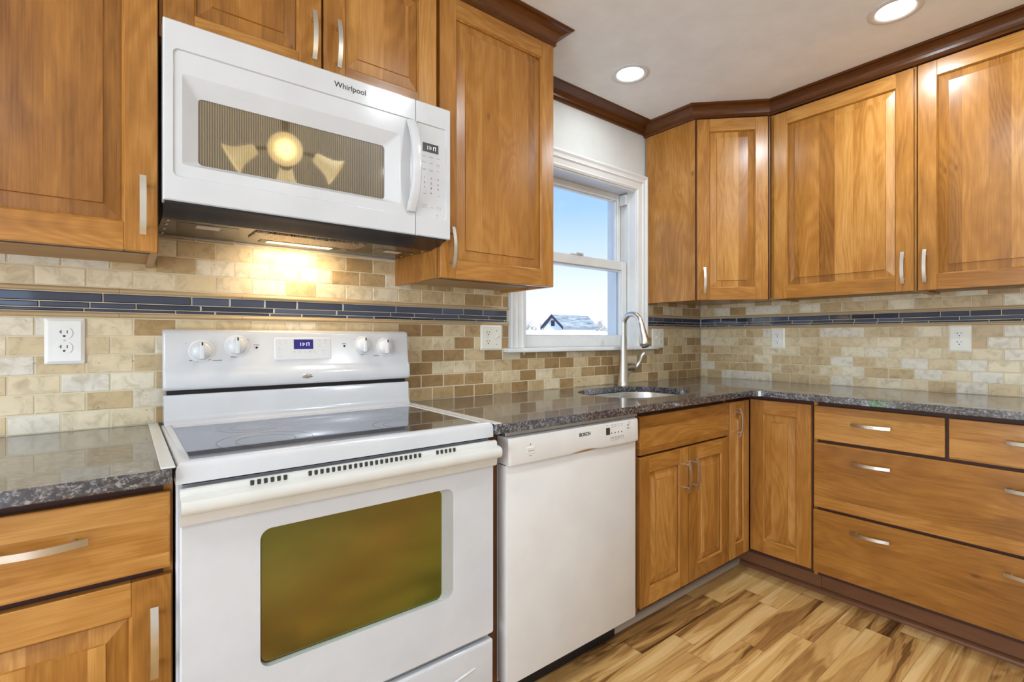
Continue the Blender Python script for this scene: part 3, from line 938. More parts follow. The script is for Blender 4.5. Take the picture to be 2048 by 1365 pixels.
# ------------------------------------------------------------------ tile backsplash
TP = .1008; TH_ = .0507; G = .0016
def tiles(rows, blockers, lit_tone, x_shaded, clip):
    """brick courses: rows of (z0, z1, offset); each tile a chamfered slab"""
    b = MB()
    for z0, z1, off in rows:
        k0 = int(math.floor((clip[0] - off) / TP)) - 1
        for k in range(k0, k0 + 60):
            a, c = off + k * TP, off + (k + 1) * TP
            a, c = max(a, clip[0]), min(c, clip[1])
            if c - a < .006: continue
            segs = [(a, c)]
            zz0, zz1 = z0, z1
            for bx0, bx1, bz0, bz1 in blockers:
                if zz1 <= bz0 + .002 or zz0 >= bz1 - .002: continue
                if zz0 < bz0 - .008 and not (zz0 > bz0):   # trim the top of a tile under the sill
                    if any(s0 < bx1 and s1 > bx0 for s0, s1 in segs) and bx0 <= segs[0][0] and bx1 >= segs[-1][1]:
                        zz1 = min(zz1, bz0); continue
                ns = []
                for s0, s1 in segs:
                    if s1 <= bx0 or s0 >= bx1: ns.append((s0, s1)); continue
                    if s0 < bx0: ns.append((s0, bx0))
                    if s1 > bx1: ns.append((bx1, s1))
                segs = ns
            for s0, s1 in segs:
                if s1 - s0 < .006: continue
                q0, q1, r0, r1 = s0 + G, s1 - G, zz0 + G, zz1 - G
                ch = .0016; yb, yf = .008, random.uniform(-.0006, .0004)
                v = [(q0, yb, r0), (q1, yb, r0), (q1, yb, r1), (q0, yb, r1), (q0, yf + ch, r0), (q1, yf + ch, r0), (q1, yf + ch, r1), (q0, yf + ch, r1),
                     (q0 + ch, yf, r0 + ch), (q1 - ch, yf, r0 + ch), (q1 - ch, yf, r1 - ch), (q0 + ch, yf, r1 - ch)]
                f = [(0, 1, 5, 4), (1, 2, 6, 5), (2, 3, 7, 6), (3, 0, 4, 7), (4, 5, 9, 8), (5, 6, 10, 9), (6, 7, 11, 10), (7, 4, 8, 11), (8, 9, 10, 11)]
                t_ = min(1, max(0, random.random() * .9 + lit_tone - (.26 if s0 > x_shaded else 0) + (.22 if s1 < .10 and x_shaded < 5 else 0)))  # shift by wall area paints the uneven room light into the tiles
                b.add(v, f, rnd=(t_, random.random()), stave=random.random())
    return b
def band(b, clip, seedv):
    rr = random.Random(seedv)
    for z0, z1 in ((1.2612, 1.2848), (1.2446, 1.2590), (1.2348, 1.2424)):
        x = clip[0] - rr.uniform(0, .15)
        while x < clip[1]:
            L = rr.choice((.10, .10, .155, .205))
            a, c = max(x, clip[0]), min(x + L, clip[1])
            if c - a > .008:
                q0, q1, r0, r1 = a + .0013, c - .0013, z0, z1
                ch = .0022; yf = -.0012
                v = [(q0, .006, r0), (q1, .006, r0), (q1, .006, r1), (q0, .006, r1), (q0, yf + .0016, r0), (q1, yf + .0016, r0), (q1, yf + .0016, r1), (q0, yf + .0016, r1),
                     (q0 + ch, yf, r0 + ch), (q1 - ch, yf, r0 + ch), (q1 - ch, yf, r1 - ch), (q0 + ch, yf, r1 - ch)]
                f = [(0, 1, 5, 4), (1, 2, 6, 5), (2, 3, 7, 6), (3, 0, 4, 7), (4, 5, 9, 8), (5, 6, 10, 9), (6, 7, 11, 10), (7, 4, 8, 11), (8, 9, 10, 11)]
                b.add(v, f, rnd=(rr.random(), rr.random()))
            x += L
def pencil(b, x0, x1, z0, z1):
    h = z1 - z0
    n = 8
    prof = [(.007, z0)] + [(-.001 - .0065 * math.sin(PI * i / n), z0 + .0006 + (h - .0012) * i / n) for i in range(n + 1)] + [(.007, z1)]
    x = x0
    while x < x1 - .002:
        c = min(x + .305, x1)
        b.extr_x(prof, x, c - .0008, smooth=True)
        x = c
def rows_for(o0, o1, ztop):
    rws = [(.914 + TH_ * k, .914 + TH_ * (k + 1), (o0, o1)[k % 2]) for k in range(6)]
    z = 1.3015; k = 0
    while z < ztop:
        rws.append((z, min(z + TH_, ztop), (o1, o0)[k % 2])); z += TH_; k += 1
    return rws
BB = [(1.3395, 2.449, 1.097, 1.118), (1.3655, 2.370, 1.117, 1.50)]
T = Thing('tile_backsplash', 'travertine brick tile backsplash behind the range and sink with blue glass band', 'backsplash', (1.0, .004, .914))
def field(T, rows, blockers, clips, lit_tone=.10, x_shaded=.8):
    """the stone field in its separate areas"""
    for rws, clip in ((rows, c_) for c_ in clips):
        T.part(tiles(rws, blockers, lit_tone, x_shaded, clip), 'stone_tiles', 'stone')
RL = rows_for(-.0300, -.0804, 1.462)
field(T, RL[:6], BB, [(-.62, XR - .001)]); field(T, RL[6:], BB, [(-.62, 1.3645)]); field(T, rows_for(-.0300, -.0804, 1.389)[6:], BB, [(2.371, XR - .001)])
for q in ((-.62, 1.3645, 1.098, 1.462), (-.62, XR - .001, .9142, 1.0965), (2.451, XR - .001, 1.098, 1.118), (2.371, XR - .001, 1.119, 1.389)):
    b = MB(); b.box(q[0], q[1], .0012, .0085, q[2], q[3]); T.part(b, 'grout_bed', 'grout')
for x0, x1, sd_ in ((-.62, 1.357, 3), (2.378, XR - .003, 5)):
    b = MB(); band(b, (x0, x1), sd_); T.part(b, 'glass_tile_band', 'glass_tile')
for z0, z1 in ((1.2185, 1.2330), (1.2865, 1.3010)):
    for x0, x1 in ((-.62, 1.3645), (2.371, XR - .002)):
        b = MB(); pencil(b, x0, x1, z0, z1); T.part(b, 'pencil_liner', 'pencil')
T = Thing('tile_backsplash', 'travertine brick tile backsplash along the right wall with blue glass band', 'backsplash', (1.0, .004, .914), FR)
RL = rows_for(.0460 - TP, .0964 - TP, 1.389)
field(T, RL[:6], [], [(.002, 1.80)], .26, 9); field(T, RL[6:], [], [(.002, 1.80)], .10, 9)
b = MB(); b.box(.002, 1.80, .0012, .0085, .9142, 1.389); T.part(b, 'grout_bed', 'grout')
b = MB(); band(b, (.003, 1.80), 11); T.part(b, 'glass_tile_band', 'glass_tile')
for z0, z1 in ((1.2185, 1.2330), (1.2865, 1.3010)):
    b = MB(); pencil(b, .003, 1.80, z0, z1); T.part(b, 'pencil_liner', 'pencil')

# outlets and switches
def receptacle(b, cx, cz, y, sc=1.0):
    """one socket face with slots (material 0 face, 1 slots)"""
    w2, h2 = .0165 * sc, .0145 * sc
    pts = []
    for i in range(20):
        a = 2 * PI * i / 20
        pts.append((cx + w2 * math.cos(a), cz + max(-h2, min(h2, .0175 * sc * math.sin(a)))))
    n = len(pts)
    v = [(x, y, z) for x, z in pts] + [(x, y - .002, z) for x, z in pts]
    b.add(v, [(i, (i + 1) % n, (i + 1) % n + n, i + n) for i in range(n)] + [tuple(range(n, 2 * n))])
    ys = y - .0022
    def sl(x0, x1, z0, z1): b.box(cx + x0 * sc, cx + x1 * sc, ys - .0003, ys + .001, cz + z0 * sc, cz + z1 * sc, mi=1)
    sl(-.0072, -.0054, -.001, .0075); sl(-.0100, -.0054, .0022, .0040); sl(.0052, .0070, -.0005, .0072)
    b.lathe([(.0026 * sc, -.0004), (.0026 * sc, .0006)], (cx, ys, cz - .0075 * sc), (0, -1, 0), n=12, mi=1)
def plate(T, x0, x1, z0, z1, mat, thick=.006):
    b = MB()
    y = -.0012
    o = rrect(x0, x1, z0, z1, .004, 3)
    e_ = .008
    i_ = rrect(x0 + e_, x1 - e_, z0 + e_, z1 - e_, .003, 3)
    b.ring(o, o, y, y - .0022, smooth=False); b.ring(o, i_, y - .0022, y - thick, smooth=False); b.face_xz(i_, y - thick)
    b.face_xz(o, y)
    return T.part(b, 'cover_plate', mat), y - thick
def duplex(T, cx, cz, y, mat, sc=1.0):
    for dz in (.0195, -.0195):
        b = MB(); receptacle(b, cx, cz + dz * sc, y, sc); T.part(b, 'socket', [mat, 'slot'])
    b = MB(); b.lathe([(.003, 0), (.003, .001), (0, .0014)], (cx, y, cz), (0, -1, 0), n=12); T.part(b, 'screw', 'white_plastic')
def toggle(T, cx, cz, y, mat, up=True):
    b = MB(); b.box(cx - .005, cx + .005, y - .001, y + .001, cz - .012, cz + .012, .0004)
    d = .010 if up else -.010
    b.tube([(cx, y, cz), (cx, y - .014, cz + d)], [.0045, .0035], 10); T.part(b, 'toggle_switch', mat)
    for dz in (-.030, .030):
        b = MB(); b.lathe([(.003, 0), (.003, .001), (0, .0014)], (cx, y, cz + dz), (0, -1, 0), n=12); T.part(b, 'screw', 'mark_light')
T = Thing('wall_outlet', 'large glossy white duplex outlet left of the range backguard', 'outlet', (-.123, 0, 1.154))
p_, y_ = plate(T, -.163, -.083, 1.094, 1.215, 'outlet', .008); duplex(T, -.124, 1.156, y_, 'outlet', 1.0)
T = Thing('outlet_and_switch', 'ivory double plate with outlet and light switch left of the window', 'outlet', (1.268, 0, 1.165))
p_, y_ = plate(T, 1.210, 1.326, 1.110, 1.220, 'outlet_ivory'); duplex(T, 1.247, 1.166, y_, 'outlet_ivory'); toggle(T, 1.294, 1.165, y_, 'outlet_ivory')
T = Thing('outlet_and_switch', 'ivory double plate with switch and outlet right of the faucet', 'outlet', (2.481, 0, 1.162))
p_, y_ = plate(T, 2.424, 2.542, 1.104, 1.219, 'outlet_ivory'); toggle(T, 2.460, 1.163, y_, 'outlet_ivory'); duplex(T, 2.507, 1.163, y_, 'outlet_ivory')
T = Thing('wall_outlet', 'small white duplex outlet on the right wall tiles nearer the corner', 'outlet', (.484, 0, 1.161), FR)
p_, y_ = plate(T, .445, .523, 1.102, 1.220, 'outlet_ivory'); duplex(T, .484, 1.162, y_, 'outlet')
T = Thing('wall_outlet', 'white duplex outlet on the right wall tiles farthest from the corner', 'outlet', (1.266, 0, 1.161), FR)
p_, y_ = plate(T, 1.228, 1.306, 1.102, 1.220, 'outlet_ivory'); duplex(T, 1.266, 1.162, y_, 'outlet')

# ------------------------------------------------------------------ range
T = Thing('range', 'white freestanding electric range with black glass cooktop', 'stove', (.455, -.33, 0))
b = MB(); b.box(.080, .835, -.590, -.012, .012, .878, .003); T.part(b, 'body', 'white')
b = MB(); b.box(.090, .826, -.597, -.585, .872, .8785); T.part(b, 'vent_gap', 'black')
# cooktop frame with its opening
GX0, GX1, GY0, GY1 = .104, .803, -.588, -.140
b = MB()
prof = [(0, .8785), (0, .9060), (.002, .9135), (.007, .9185), (.014, .9200), (.0235, .9200), (.026, .9180), (.026, .8785)]
def frame_ring(b, X0, X1, Y0, Y1, w_):
    """rounded front and side rails of the cooktop"""
    outs = [(X0, Y1), (X0, Y0), (X1, Y0), (X1, Y1)]
    for i in range(3):
        pa, pb = outs[i], outs[i + 1]
        v = []
        for k_, (x, y) in enumerate((pa, pb)):
            idx = i + k_
            for o_, z_ in prof:
                ox = o_ * (w_ / .026)
                if idx == 0: q = (x + ox, y)
                elif idx == 1: q = (x + ox, y + o_)
                elif idx == 2: q = (x - ox, y + o_)
                else: q = (x - ox, y)
                v.append((q[0], q[1], z_))
        m = len(prof)
        b.add(v, [(j, (j + 1) % m, (j + 1) % m + m, j + m) for j in range(m)] + [tuple(range(m)), tuple(range(2 * m - 1, m - 1, -1))], smooth=True)
frame_ring(b, .078, .834, -.614, -.075, .026)
b.box(.104, .808, -.141, -.075, .880, .9200); 
T.part(b, 'cooktop_frame', 'white', angle=60)
b = MB(); b.box(GX0 + .0005, .808 - .0005, GY0 + .0005, GY1 - .001, .900, .9178, .001); cg = T.part(b, 'glass_cooktop', 'black_glass', label='black ceramic glass cooktop')
b = MB()
for cx, cy, r_ in ((.27, -.46, .105), (.27, -.25, .078), (.62, -.46, .078), (.62, -.25, .105)):
    n = 48
    for rr in (r_, r_ * .62):
        o_ = [(cx + rr * math.cos(2 * PI * i / n), cy + rr * math.sin(2 * PI * i / n)) for i in range(n)]
        q_ = [(cx + (rr - .0012) * math.cos(2 * PI * i / n), cy + (rr - .0012) * math.sin(2 * PI * i / n)) for i in range(n)]
        b.add([(x, y, .9180) for x, y in o_] + [(x, y, .9180) for x, y in q_], [(i, (i + 1) % n, (i + 1) % n + n, i + n) for i in range(n)])
T.part(b, 'burner_marking', 'mark', cg)
# backguard
b = MB()
lp = [(-.012, .9195), (-.098, .9195), (-.088, .9235), (-.081, .931), (-.0775, .942), (-.076, .995), (-.072, 1.0005), (-.012, 1.0005)]
b.extr_x(lp, .087, .834, smooth=True); T.part(b, 'backguard_base', 'white', angle=35)
b = MB(); b.box(.095, .828, -.060, -.014, 1.0005, 1.022); T.part(b, 'backguard_gap', 'black')
up = [(-.012, 1.017), (-.080, 1.014), (-.0875, 1.0165), (-.0905, 1.024), (-.0895, 1.040), (-.0855, 1.056), (-.0795, 1.068), (-.0745, 1.078), (-.0665, 1.174), (-.0640, 1.182), (-.058, 1.1865), (-.050, 1.188), (-.012, 1.188)]
b = MB(); 
xs_ = [(.085, .55), (.0855, .80), (.088, .94), (.094, 1.0), (.826, 1.0), (.832, .94), (.8345, .80), (.835, .55)]
v_ = []; m = len(up)
cy_, cz_ = -.045, 1.10
for x, s_ in xs_:
    k_ = 1 - (1 - s_) * .10
    for y, z in up: v_.append((x, cy_ + (y - cy_) * (1 - (1 - s_) * .25), cz_ + (z - cz_) * k_))
f_ = [(i * m + j, i * m + (j + 1) % m, (i + 1) * m + (j + 1) % m, (i + 1) * m + j) for i in range(len(xs_) - 1) for j in range(m)]
f_ += [tuple(range(m)), tuple(range(len(v_) - 1, len(v_) - m - 1, -1))]
b.add(v_, f_, smooth=True); bgp = T.part(b, 'control_panel', 'white', angle=50)
def yp(z): return -.0745 + (z - 1.078) / (1.174 - 1.078) * .008
TILT = math.atan2(.008, .096)
# knobs
def knob(cx, cz):
    y0 = yp(cz)
    ax = (0, -math.cos(TILT), math.sin(TILT) )
    b = MB()
    b.lathe([(.0330, 0), (.0330, .0012), (.0295, .0022), (.0275, .0022)], (cx, y0, cz), ax, n=36)
    b.lathe([(.0260, .001), (.0265, .006), (.0235, .013), (.017, .018), (.008, .0205), (0, .021)], (cx, y0, cz), ax, n=36)
    k_ = T.part(b, 'knob', 'white_plastic')
    b = MB()
    b.X = Matrix.Translation((cx, y0, cz)) @ Matrix.Rotation(-TILT, 4, 'X')
    b.box(-.0062, .0062, -.0275, -.012, -.0255, .0255, .004, 2); T.part(b, 'grip', 'white_plastic', k_)
    b = MB(); b.X = Matrix.Translation((cx, y0, cz)) @ Matrix.Rotation(-TILT, 4, 'X')
    b.box(-.0020, .0020, -.0281, -.0270, .014, .0235); T.part(b, 'pointer', 'black', k_)
for cx, cz in ((.177, 1.125), (.268, 1.139), (.663, 1.138), (.744, 1.131)): knob(cx, cz)
# keypad and clock
b = MB(); o_ = rrect(.374, .551, 1.092, 1.164, .006, 4); i_ = rrect(.376, .549, 1.094, 1.162, .005, 4)
def tilt_loop(loop, dy): return [(x, yp(z) + dy, z) for x, z in loop]
n = len(o_)
b.add(tilt_loop(o_, 0.0002) + tilt_loop(i_, -.0012), [(i, (i + 1) % n, (i + 1) % n + n, i + n) for i in range(n)] + [tuple(range(n, 2 * n))])
kp = T.part(b, 'keypad', 'white_plastic')
b = MB(); o_ = rrect(.4315, .492, 1.1265, 1.158, .001, 2); n = len(o_)
b.add(tilt_loop(o_, -.001) + tilt_loop(o_, -.0018), [(i, (i + 1) % n, (i + 1) % n + n, i + n) for i in range(n)] + [tuple(range(n, 2 * n))]); scn = T.part(b, 'clock_display', 'screen_blue', kp)
b = MB(); b.X = Matrix.Translation((0, yp(1.1425) - .0020, 1.1425)) @ Matrix.Rotation(-TILT, 4, 'X') @ Matrix.Translation((0, 0, -1.1425))
seven_seg(b, '11:17', .4485, 1.1375, .0105, .0050, .0024, 0, .0017); T.part(b, 'clock_digits', 'digit', kp)
b = MB()
def dash(x, z, L, h=.0011): b.box(x, x + L, yp(z) - .0016, yp(z) - .0004, z, z + h)
for x, z, L in ((.385, 1.153, .008), (.385, 1.146, .007), (.405, 1.153, .006), (.405, 1.146, .006), (.385, 1.125, .008), (.385, 1.132, .004), (.388, 1.116, .002), (.388, 1.113, .002), (.385, 1.104, .010),
                (.430, 1.118, .006), (.446, 1.118, .006), (.462, 1.117, .008), (.478, 1.118, .007), (.492, 1.119, .005), (.430, 1.115, .005), (.446, 1.115, .006), (.478, 1.115, .006), (.494, 1.115, .006),
                (.507, 1.155, .010), (.527, 1.156, .010), (.510, 1.133, .008), (.525, 1.129, .002), (.520, 1.120, .012), (.525, 1.112, .002)): dash(x, z, L)
for cx, cz, r_ in ((.512, 1.1445, .0062), (.531, 1.149, .0050)):
    n = 24
    o_ = [(cx + r_ * math.cos(2 * PI * i / n), cz + r_ * math.sin(2 * PI * i / n)) for i in range(n)]
    q_ = [(cx + (r_ - .0006) * math.cos(2 * PI * i / n), cz + (r_ - .0006) * math.sin(2 * PI * i / n)) for i in range(n)]
    b.add([(x, yp(z) - .0015, z) for x, z in o_ + q_], [(i, (i + 1) % n, (i + 1) % n + n, i + n) for i in range(n)])
T.part(b, 'keypad_print', 'mark_light', kp)
for cx, cz in ((.323, 1.133), (.596, 1.135)):
    b = MB(); b.lathe([(.0032, 0), (.0032, .0010), (0, .0012)], (cx, yp(cz), cz), (0, -1, 0), n=16); T.part(b, 'indicator_lamp', 'black')
b = MB()
for x, z, L in ((.315, 1.141, .016), (.588, 1.143, .014), (.205, 1.096, .024), (.253, 1.105, .015), (.654, 1.105, .013), (.700, 1.100, .020), (.138, 1.147, .0025), (.298, 1.158, .0025), (.632, 1.157, .0025), (.772, 1.152, .0025),
                (.147, 1.097, .007), (.165, 1.094, .003), (.177, 1.094, .003), (.193, 1.098, .008), (.724, 1.106, .006), (.740, 1.100, .003), (.752, 1.101, .003), (.764, 1.107, .006), (.174, 1.155, .005), (.264, 1.169, .005), (.658, 1.169, .004), (.740, 1.162, .004)):
    dash(x, z, L, .0013)
T.part(b, 'control_panel_print', 'mark')
# badge
b = MB(); n = 36; bx, bz, by = .4675, 1.039, -.0897
pts = []
for i in range(n):
    a = 2 * PI * i / n
    pts.append((math.copysign(abs(math.cos(a)) ** 1.25, math.cos(a)), math.copysign(abs(math.sin(a)) ** .9, math.sin(a))))
v_ = []
for s_, y in ((1.0, by + .003), (1.0, by - .0012), (.90, by - .0022), (.55, by - .0028)):
    v_ += [(bx + .0185 * s_ * p, y, bz + .0072 * s_ * q) for p, q in pts]
b.add(v_, [(i * n + j, i * n + (j + 1) % n, (i + 1) * n + (j + 1) % n, (i + 1) * n + j) for i in range(3) for j in range(n)] + [tuple(range(3 * n, 4 * n))], smooth=True)
bd = T.part(b, 'badge', 'chrome')
text_mesh(T, 'badge_lettering', 'Whirlpool', .0062, bx, by - .003, bz, 'mark', bd, bold=.00008)
# oven door
OX0, OX1, OZ0, OZ1 = .085, .835, .316, .8685
OYF, OYB = -.615, -.592
WXA, WXB, WZA, WZB = .226, .700, .462, .757
b = MB(); N_ = 6
io = rrect(WXA, WXB, WZA, WZB, .022, N_); ii = rrect(WXA + .002, WXB - .030, WZA + .002, WZB - .002, .016, N_)
oo = rrect(OX0, OX1, OZ0, OZ1, .006, N_); ob_ = rrect(OX0, OX1, OZ0, OZ1, .006, N_)
oi = rrect(OX0 + .003, OX1 - .003, OZ0 + .003, OZ1 - .003, .005, N_)
b.ring(oo, oo, OYB, OYF + .003); b.ring(oo, oi, OYF + .003, OYF); b.ring(oi, io, OYF); b.ring(io, io, OYF, OYF + .0165)
b.ring(ob_, io, OYB, OYF + .0165)
od = T.part(b, 'oven_door', 'white', angle=30)
b = MB(); b.ring(io, ii, OYF + .001, OYF + .0085, smooth=True); b.ring(ii, ii, OYF + .0085, OYF + .013); T.part(b, 'window_gasket', 'grey_gasket', od)
b = MB(); b.face_xz(rrect(WXA + .004, WXB - .004, WZA + .004, WZB - .004, .018, N_), OYF + .0115); T.part(b, 'oven_window', 'oven_glass', od, 'olive tinted oven window')
# handle across the top of the door with its vent strip
b = MB()
hp = [(-.6155, .8700), (-.6200, .8705), (-.6265, .8680), (-.6285, .8630), (-.6290, .8575), (-.6440, .8555), (-.6515, .8520), (-.6545, .8455), (-.6540, .8340), (-.6500, .8275), (-.6430, .8240), (-.6330, .8225), (-.6300, .8170), (-.6270, .8020), (-.6240, .7985), (-.6155, .7980)]
b.extr_x(hp, .084, .8365, smooth=True); oh = T.part(b, 'oven_handle', 'cream', od, 'full width cream oven door handle', angle=35)
b = MB()
x = .208
i = 0
while x < .705:
    if 6 <= i < 9 or 31 <= i < 34: pass
    else: b.box(x - .0038, x + .0038, -.6299, -.6264, .8578, .8688, .0012)
    x += .0128; i += 1
T.part(b, 'vent_slots', 'slot', oh)
# storage drawer with its embossed swoosh
b = MB(); b.box(OX0, OX1, OYF, OYB, .045, .300, .008, 3)
dr_ = T.part(b, 'storage_drawer', 'white')
b = MB(); n = 28
v_ = []
for i in range(n + 1):
    t = i / n
    x = .20 + .57 * t
    zc_ = .185 + .055 * t * t
    hh = .030 * (1 - .82 * t)
    for q, dy in ((1.0, .0005), (.5, -.0030), (0.0, -.0005)): v_.append((x, OYF + dy, zc_ + hh * (q - .5)))
b.add(v_, [(i * 3 + j, i * 3 + j + 1, i * 3 + j + 4, i * 3 + j + 3) for i in range(n) for j in range(2)], smooth=True)
T.part(b, 'embossed_ridge', 'white', dr_)
b = MB(); b.box(.12, .80, -.57, -.50, .0, .045); T.part(b, 'plinth', 'black')
# cream gap covers lying over the joints beside the cooktop
for x0, x1, lab in ((.054, .0775, 'cream strip covering the gap between left counter and range'), (.8345, .858, 'cream strip covering the gap between range and right counter')):
    b = MB(); b.box(x0, x1, -.624, -.006, .9143, .9178, .0012)
    tag(b.build('gap_cover', 'cream', base=((x0 + x1) / 2, -.3, .9143)), lab, 'strip', 'gap covers beside the range')

# ------------------------------------------------------------------ microwave
T = Thing('microwave', 'white over-the-range microwave hanging above the cooktop', 'microwave', (.447, -.2, 1.456))
MX0, MX1, MZ0, MZ1, MY = .069, .827, 1.479, 1.896, -.390
b = MB(); b.box(.074, .8125, -.346, -.004, 1.470, 1.880, .002); T.part(b, 'body', 'white')
b = MB(); b.extr_x([(-.386, 1.4785), (-.350, 1.4785), (-.350, 1.470), (-.010, 1.470), (-.010, 1.4635), (-.270, 1.4570), (-.285, 1.4570), (-.372, 1.4720), (-.386, 1.4740)], .073, .8125)
ub = T.part(b, 'vent_base', 'darkmetal', label='dark metal underside')
def us_z(y): return 1.4570 + (y + .270) / .260 * .0065
def under(b, x0, x1, y0, y1, th, **kw):
    v = [(x, y, us_z(y) - d) for x in (x0, x1) for y in (y0, y1) for d in (th, -.001)]
    b.add(v, [(0, 1, 3, 2), (4, 6, 7, 5), (0, 4, 5, 1), (2, 3, 7, 6), (0, 2, 6, 4), (1, 5, 7, 3)], grain=(1, 0, 0), **kw)
b = MB(); under(b, .285, .600, -.262, -.150, .0040); T.part(b, 'grease_filter', 'filter', ub)
b = MB(); under(b, .345, .540, -.118, -.085, .0030); T.part(b, 'cooktop_lamp', 'hood_lens', ub)
b = MB(); under(b, .325, .565, -.128, -.075, .0015); T.part(b, 'lamp_surround', 'black', ub)
for x0, x1, y0, y1 in ((.150, .205, -.238, -.190), (.700, .755, -.185, -.150)):
    b = MB(); under(b, x0, x1, y0, y1, .0012); T.part(b, 'rating_label', 'label', ub)
for q in ((.110, .245, -.255, -.175), (.660, .790, -.205, -.135)):
    b = MB(); under(b, *q, .0006); T.part(b, 'pressed_recess', 'darkmetal', ub)
for x, y in ((.085, -.262), (.085, -.20), (.085, -.12), (.085, -.04), (.80, -.25), (.80, -.17), (.80, -.09), (.445, -.262)):
    b = MB(); b.lathe([(.0045, 0), (.0035, .0018), (0, .0022)], (x, y, us_z(y)), (0, 0, -1), n=12); T.part(b, 'screw', 'steel', ub)
# door with its recessed frame
DX1 = .7035
N_ = 5
b = MB()
r0 = rrect(MX0, DX1, MZ0, MZ1, .003, N_); r0i = rrect(MX0 + .003, DX1 - .002, MZ0 + .003, MZ1 - .003, .003, N_)
A_ = rrect(.088, DX1 + .0, 1.536, 1.832, .012, N_)
A_ = [(min(x, DX1 - .0025), z) for x, z in A_]
A2 = [(x + (.002 if x < .4 else 0), z + (-.002 if z > 1.7 else .002)) for x, z in A_]
B_ = rrect(.106, .652, 1.566, 1.778, .006, N_)
W_ = rrect(.139, .611, 1.577, 1.736, .010, N_)
b.ring(r0, r0, -.348, MY + .003); b.ring(r0, r0i, MY + .003, MY); b.ring(r0i, A_, MY); b.ring(A_, A2, MY, MY + .004); b.ring(A2, B_, MY + .004); b.ring(B_, W_, MY + .004, MY + .021)
b.ring(W_, W_, MY + .021, MY + .026); b.ring(r0, W_, -.348, MY + .026)
md = T.part(b, 'door', 'white', angle=30)
b = MB(); b.face_xz(rrect(.137, .613, 1.575, 1.738, .010, N_), MY + .0235); T.part(b, 'door_window', 'mw_glass', md, 'dark mirrored microwave window')
b = MB(); n = 20; v_ = []
for i in range(n + 1):
    t = -1 + 2 * i / n
    z = 1.688 + t * .139
    y = MY - .046 + .040 * abs(t) ** 2.4
    for dx, dy in ((-.014, .004), (-.008, 0), (.010, 0), (.0145, .004), (.0145, .014), (-.014, .014)): v_.append((.688 + dx, min(y + dy, MY + .0035), z))
f_ = [(i * 6 + j, i * 6 + (j + 1) % 6, (i + 1) * 6 + (j + 1) % 6, (i + 1) * 6 + j) for i in range(n) for j in range(6)] + [(5, 4, 3, 2, 1, 0), tuple(range(n * 6, n * 6 + 6))]
b.add(v_, f_, smooth=True); T.part(b, 'handle', 'white', md, angle=35)
# control side
b = MB()
r0 = rrect(DX1 + .001, MX1, MZ0, MZ1, .003, N_); r0i = rrect(DX1 + .003, MX1 - .003, MZ0 + .003, MZ1 - .003, .003, N_)
A_ = [(max(x, DX1 + .0035), z) for x, z in rrect(DX1 - .01, .812, 1.539, 1.830, .010, N_)]
A2 = [(x - (.002 if x > .78 else 0), z + (-.002 if z > 1.7 else .002)) for x, z in A_]
b.ring(r0, r0, -.348, MY + .003); b.ring(r0, r0i, MY + .003, MY); b.ring(r0i, A_, MY); b.ring(A_, A2, MY, MY + .004); b.face_xz(A2, MY + .004); b.face_xz(r0, -.348)
mc = T.part(b, 'control_panel', 'white', angle=30)
yk = MY + .004
b = MB(); b.box(.7290, .7840, yk - .0012, yk + .001, 1.7455, 1.7725, .0003); T.part(b, 'clock_display', 'screen_dark', mc)
b = MB(); seven_seg(b, '11:17', .7415, 1.7530, .0115, .0052, .0026, yk - .0013, .0018); T.part(b, 'clock_digits', 'digit', mc)
b = MB()
for r_, z in enumerate((1.730, 1.711, 1.690)):
    for x, L in ((.727, .014), (.752, .012), (.778, .011)): b.box(x, x + L, yk - .0005, yk + .0005, z, z + .0016)
for x, L, z in ((.778, .011, 1.707), (.728, .010, 1.686), (.752, .012, 1.686)): b.box(x, x + L, yk - .0005, yk + .0005, z, z + .0016)
for x, L, z in ((.731, .010, 1.613), (.780, .010, 1.612), (.757, .012, 1.572)): b.box(x, x + L, yk - .0005, yk + .0005, z, z + .0018)
for x in (.729, .779):   # small outlined keys
    for q in ((x, x + .014, 1.5695, 1.5702), (x, x + .014, 1.5788, 1.5795), (x, x + .0008, 1.5695, 1.5795), (x + .0132, x + .014, 1.5695, 1.5795)): b.box(q[0], q[1], yk - .0005, yk + .0005, q[2], q[3])
    b.box(x + .006, x + .008, yk - .0005, yk + .0005, 1.5730, 1.5760)
b.lathe([(.003, 0), (.003, .0006), (0, .0006)], (.780, yk, 1.551), (0, -1, 0), n=12)
T.part(b, 'keypad_print', 'mark_light', mc)
for i, ch in enumerate('1234567890'):
    cx = (.735, .7585, .783)[i % 3] if i < 9 else .7585
    text_mesh(T, 'key_digit', ch, .0085, cx, yk - .0003, 1.664 - .0155 * (i // 3), 'mark', mc, extr=.0002, bold=.0001)
lg = text_mesh(T, 'maker_lettering', 'Whirlpool', .0215, .5005, MY - .0003, 1.8645, 'black', md, extr=.0003, bold=.0002)
b = MB(); n = 26
def arc(a0, a1, rx_, rz_, cx, cz, w_):
    o_ = []; q_ = []
    for i in range(n + 1):
        t = i / n; a = R(a0 + (a1 - a0) * t); ww = w_ * math.sin(PI * min(max(t, .03), .97))
        o_.append((cx + rx_ * math.cos(a), cz + rz_ * math.sin(a))); q_.append((cx + (rx_ - ww) * math.cos(a), cz + (rz_ - ww) * math.sin(a)))
    b.add([(x, MY - .0004, z) for x, z in o_ + q_], [(i, i + 1, i + n + 2, i + n + 1) for i in range(n)])
arc(20, 130, .011, .0125, .5035, 1.8645, .0012); arc(180, 300, .017, .0125, .4995, 1.8645, .0014)
T.part(b, 'maker_swirl', 'label', md)
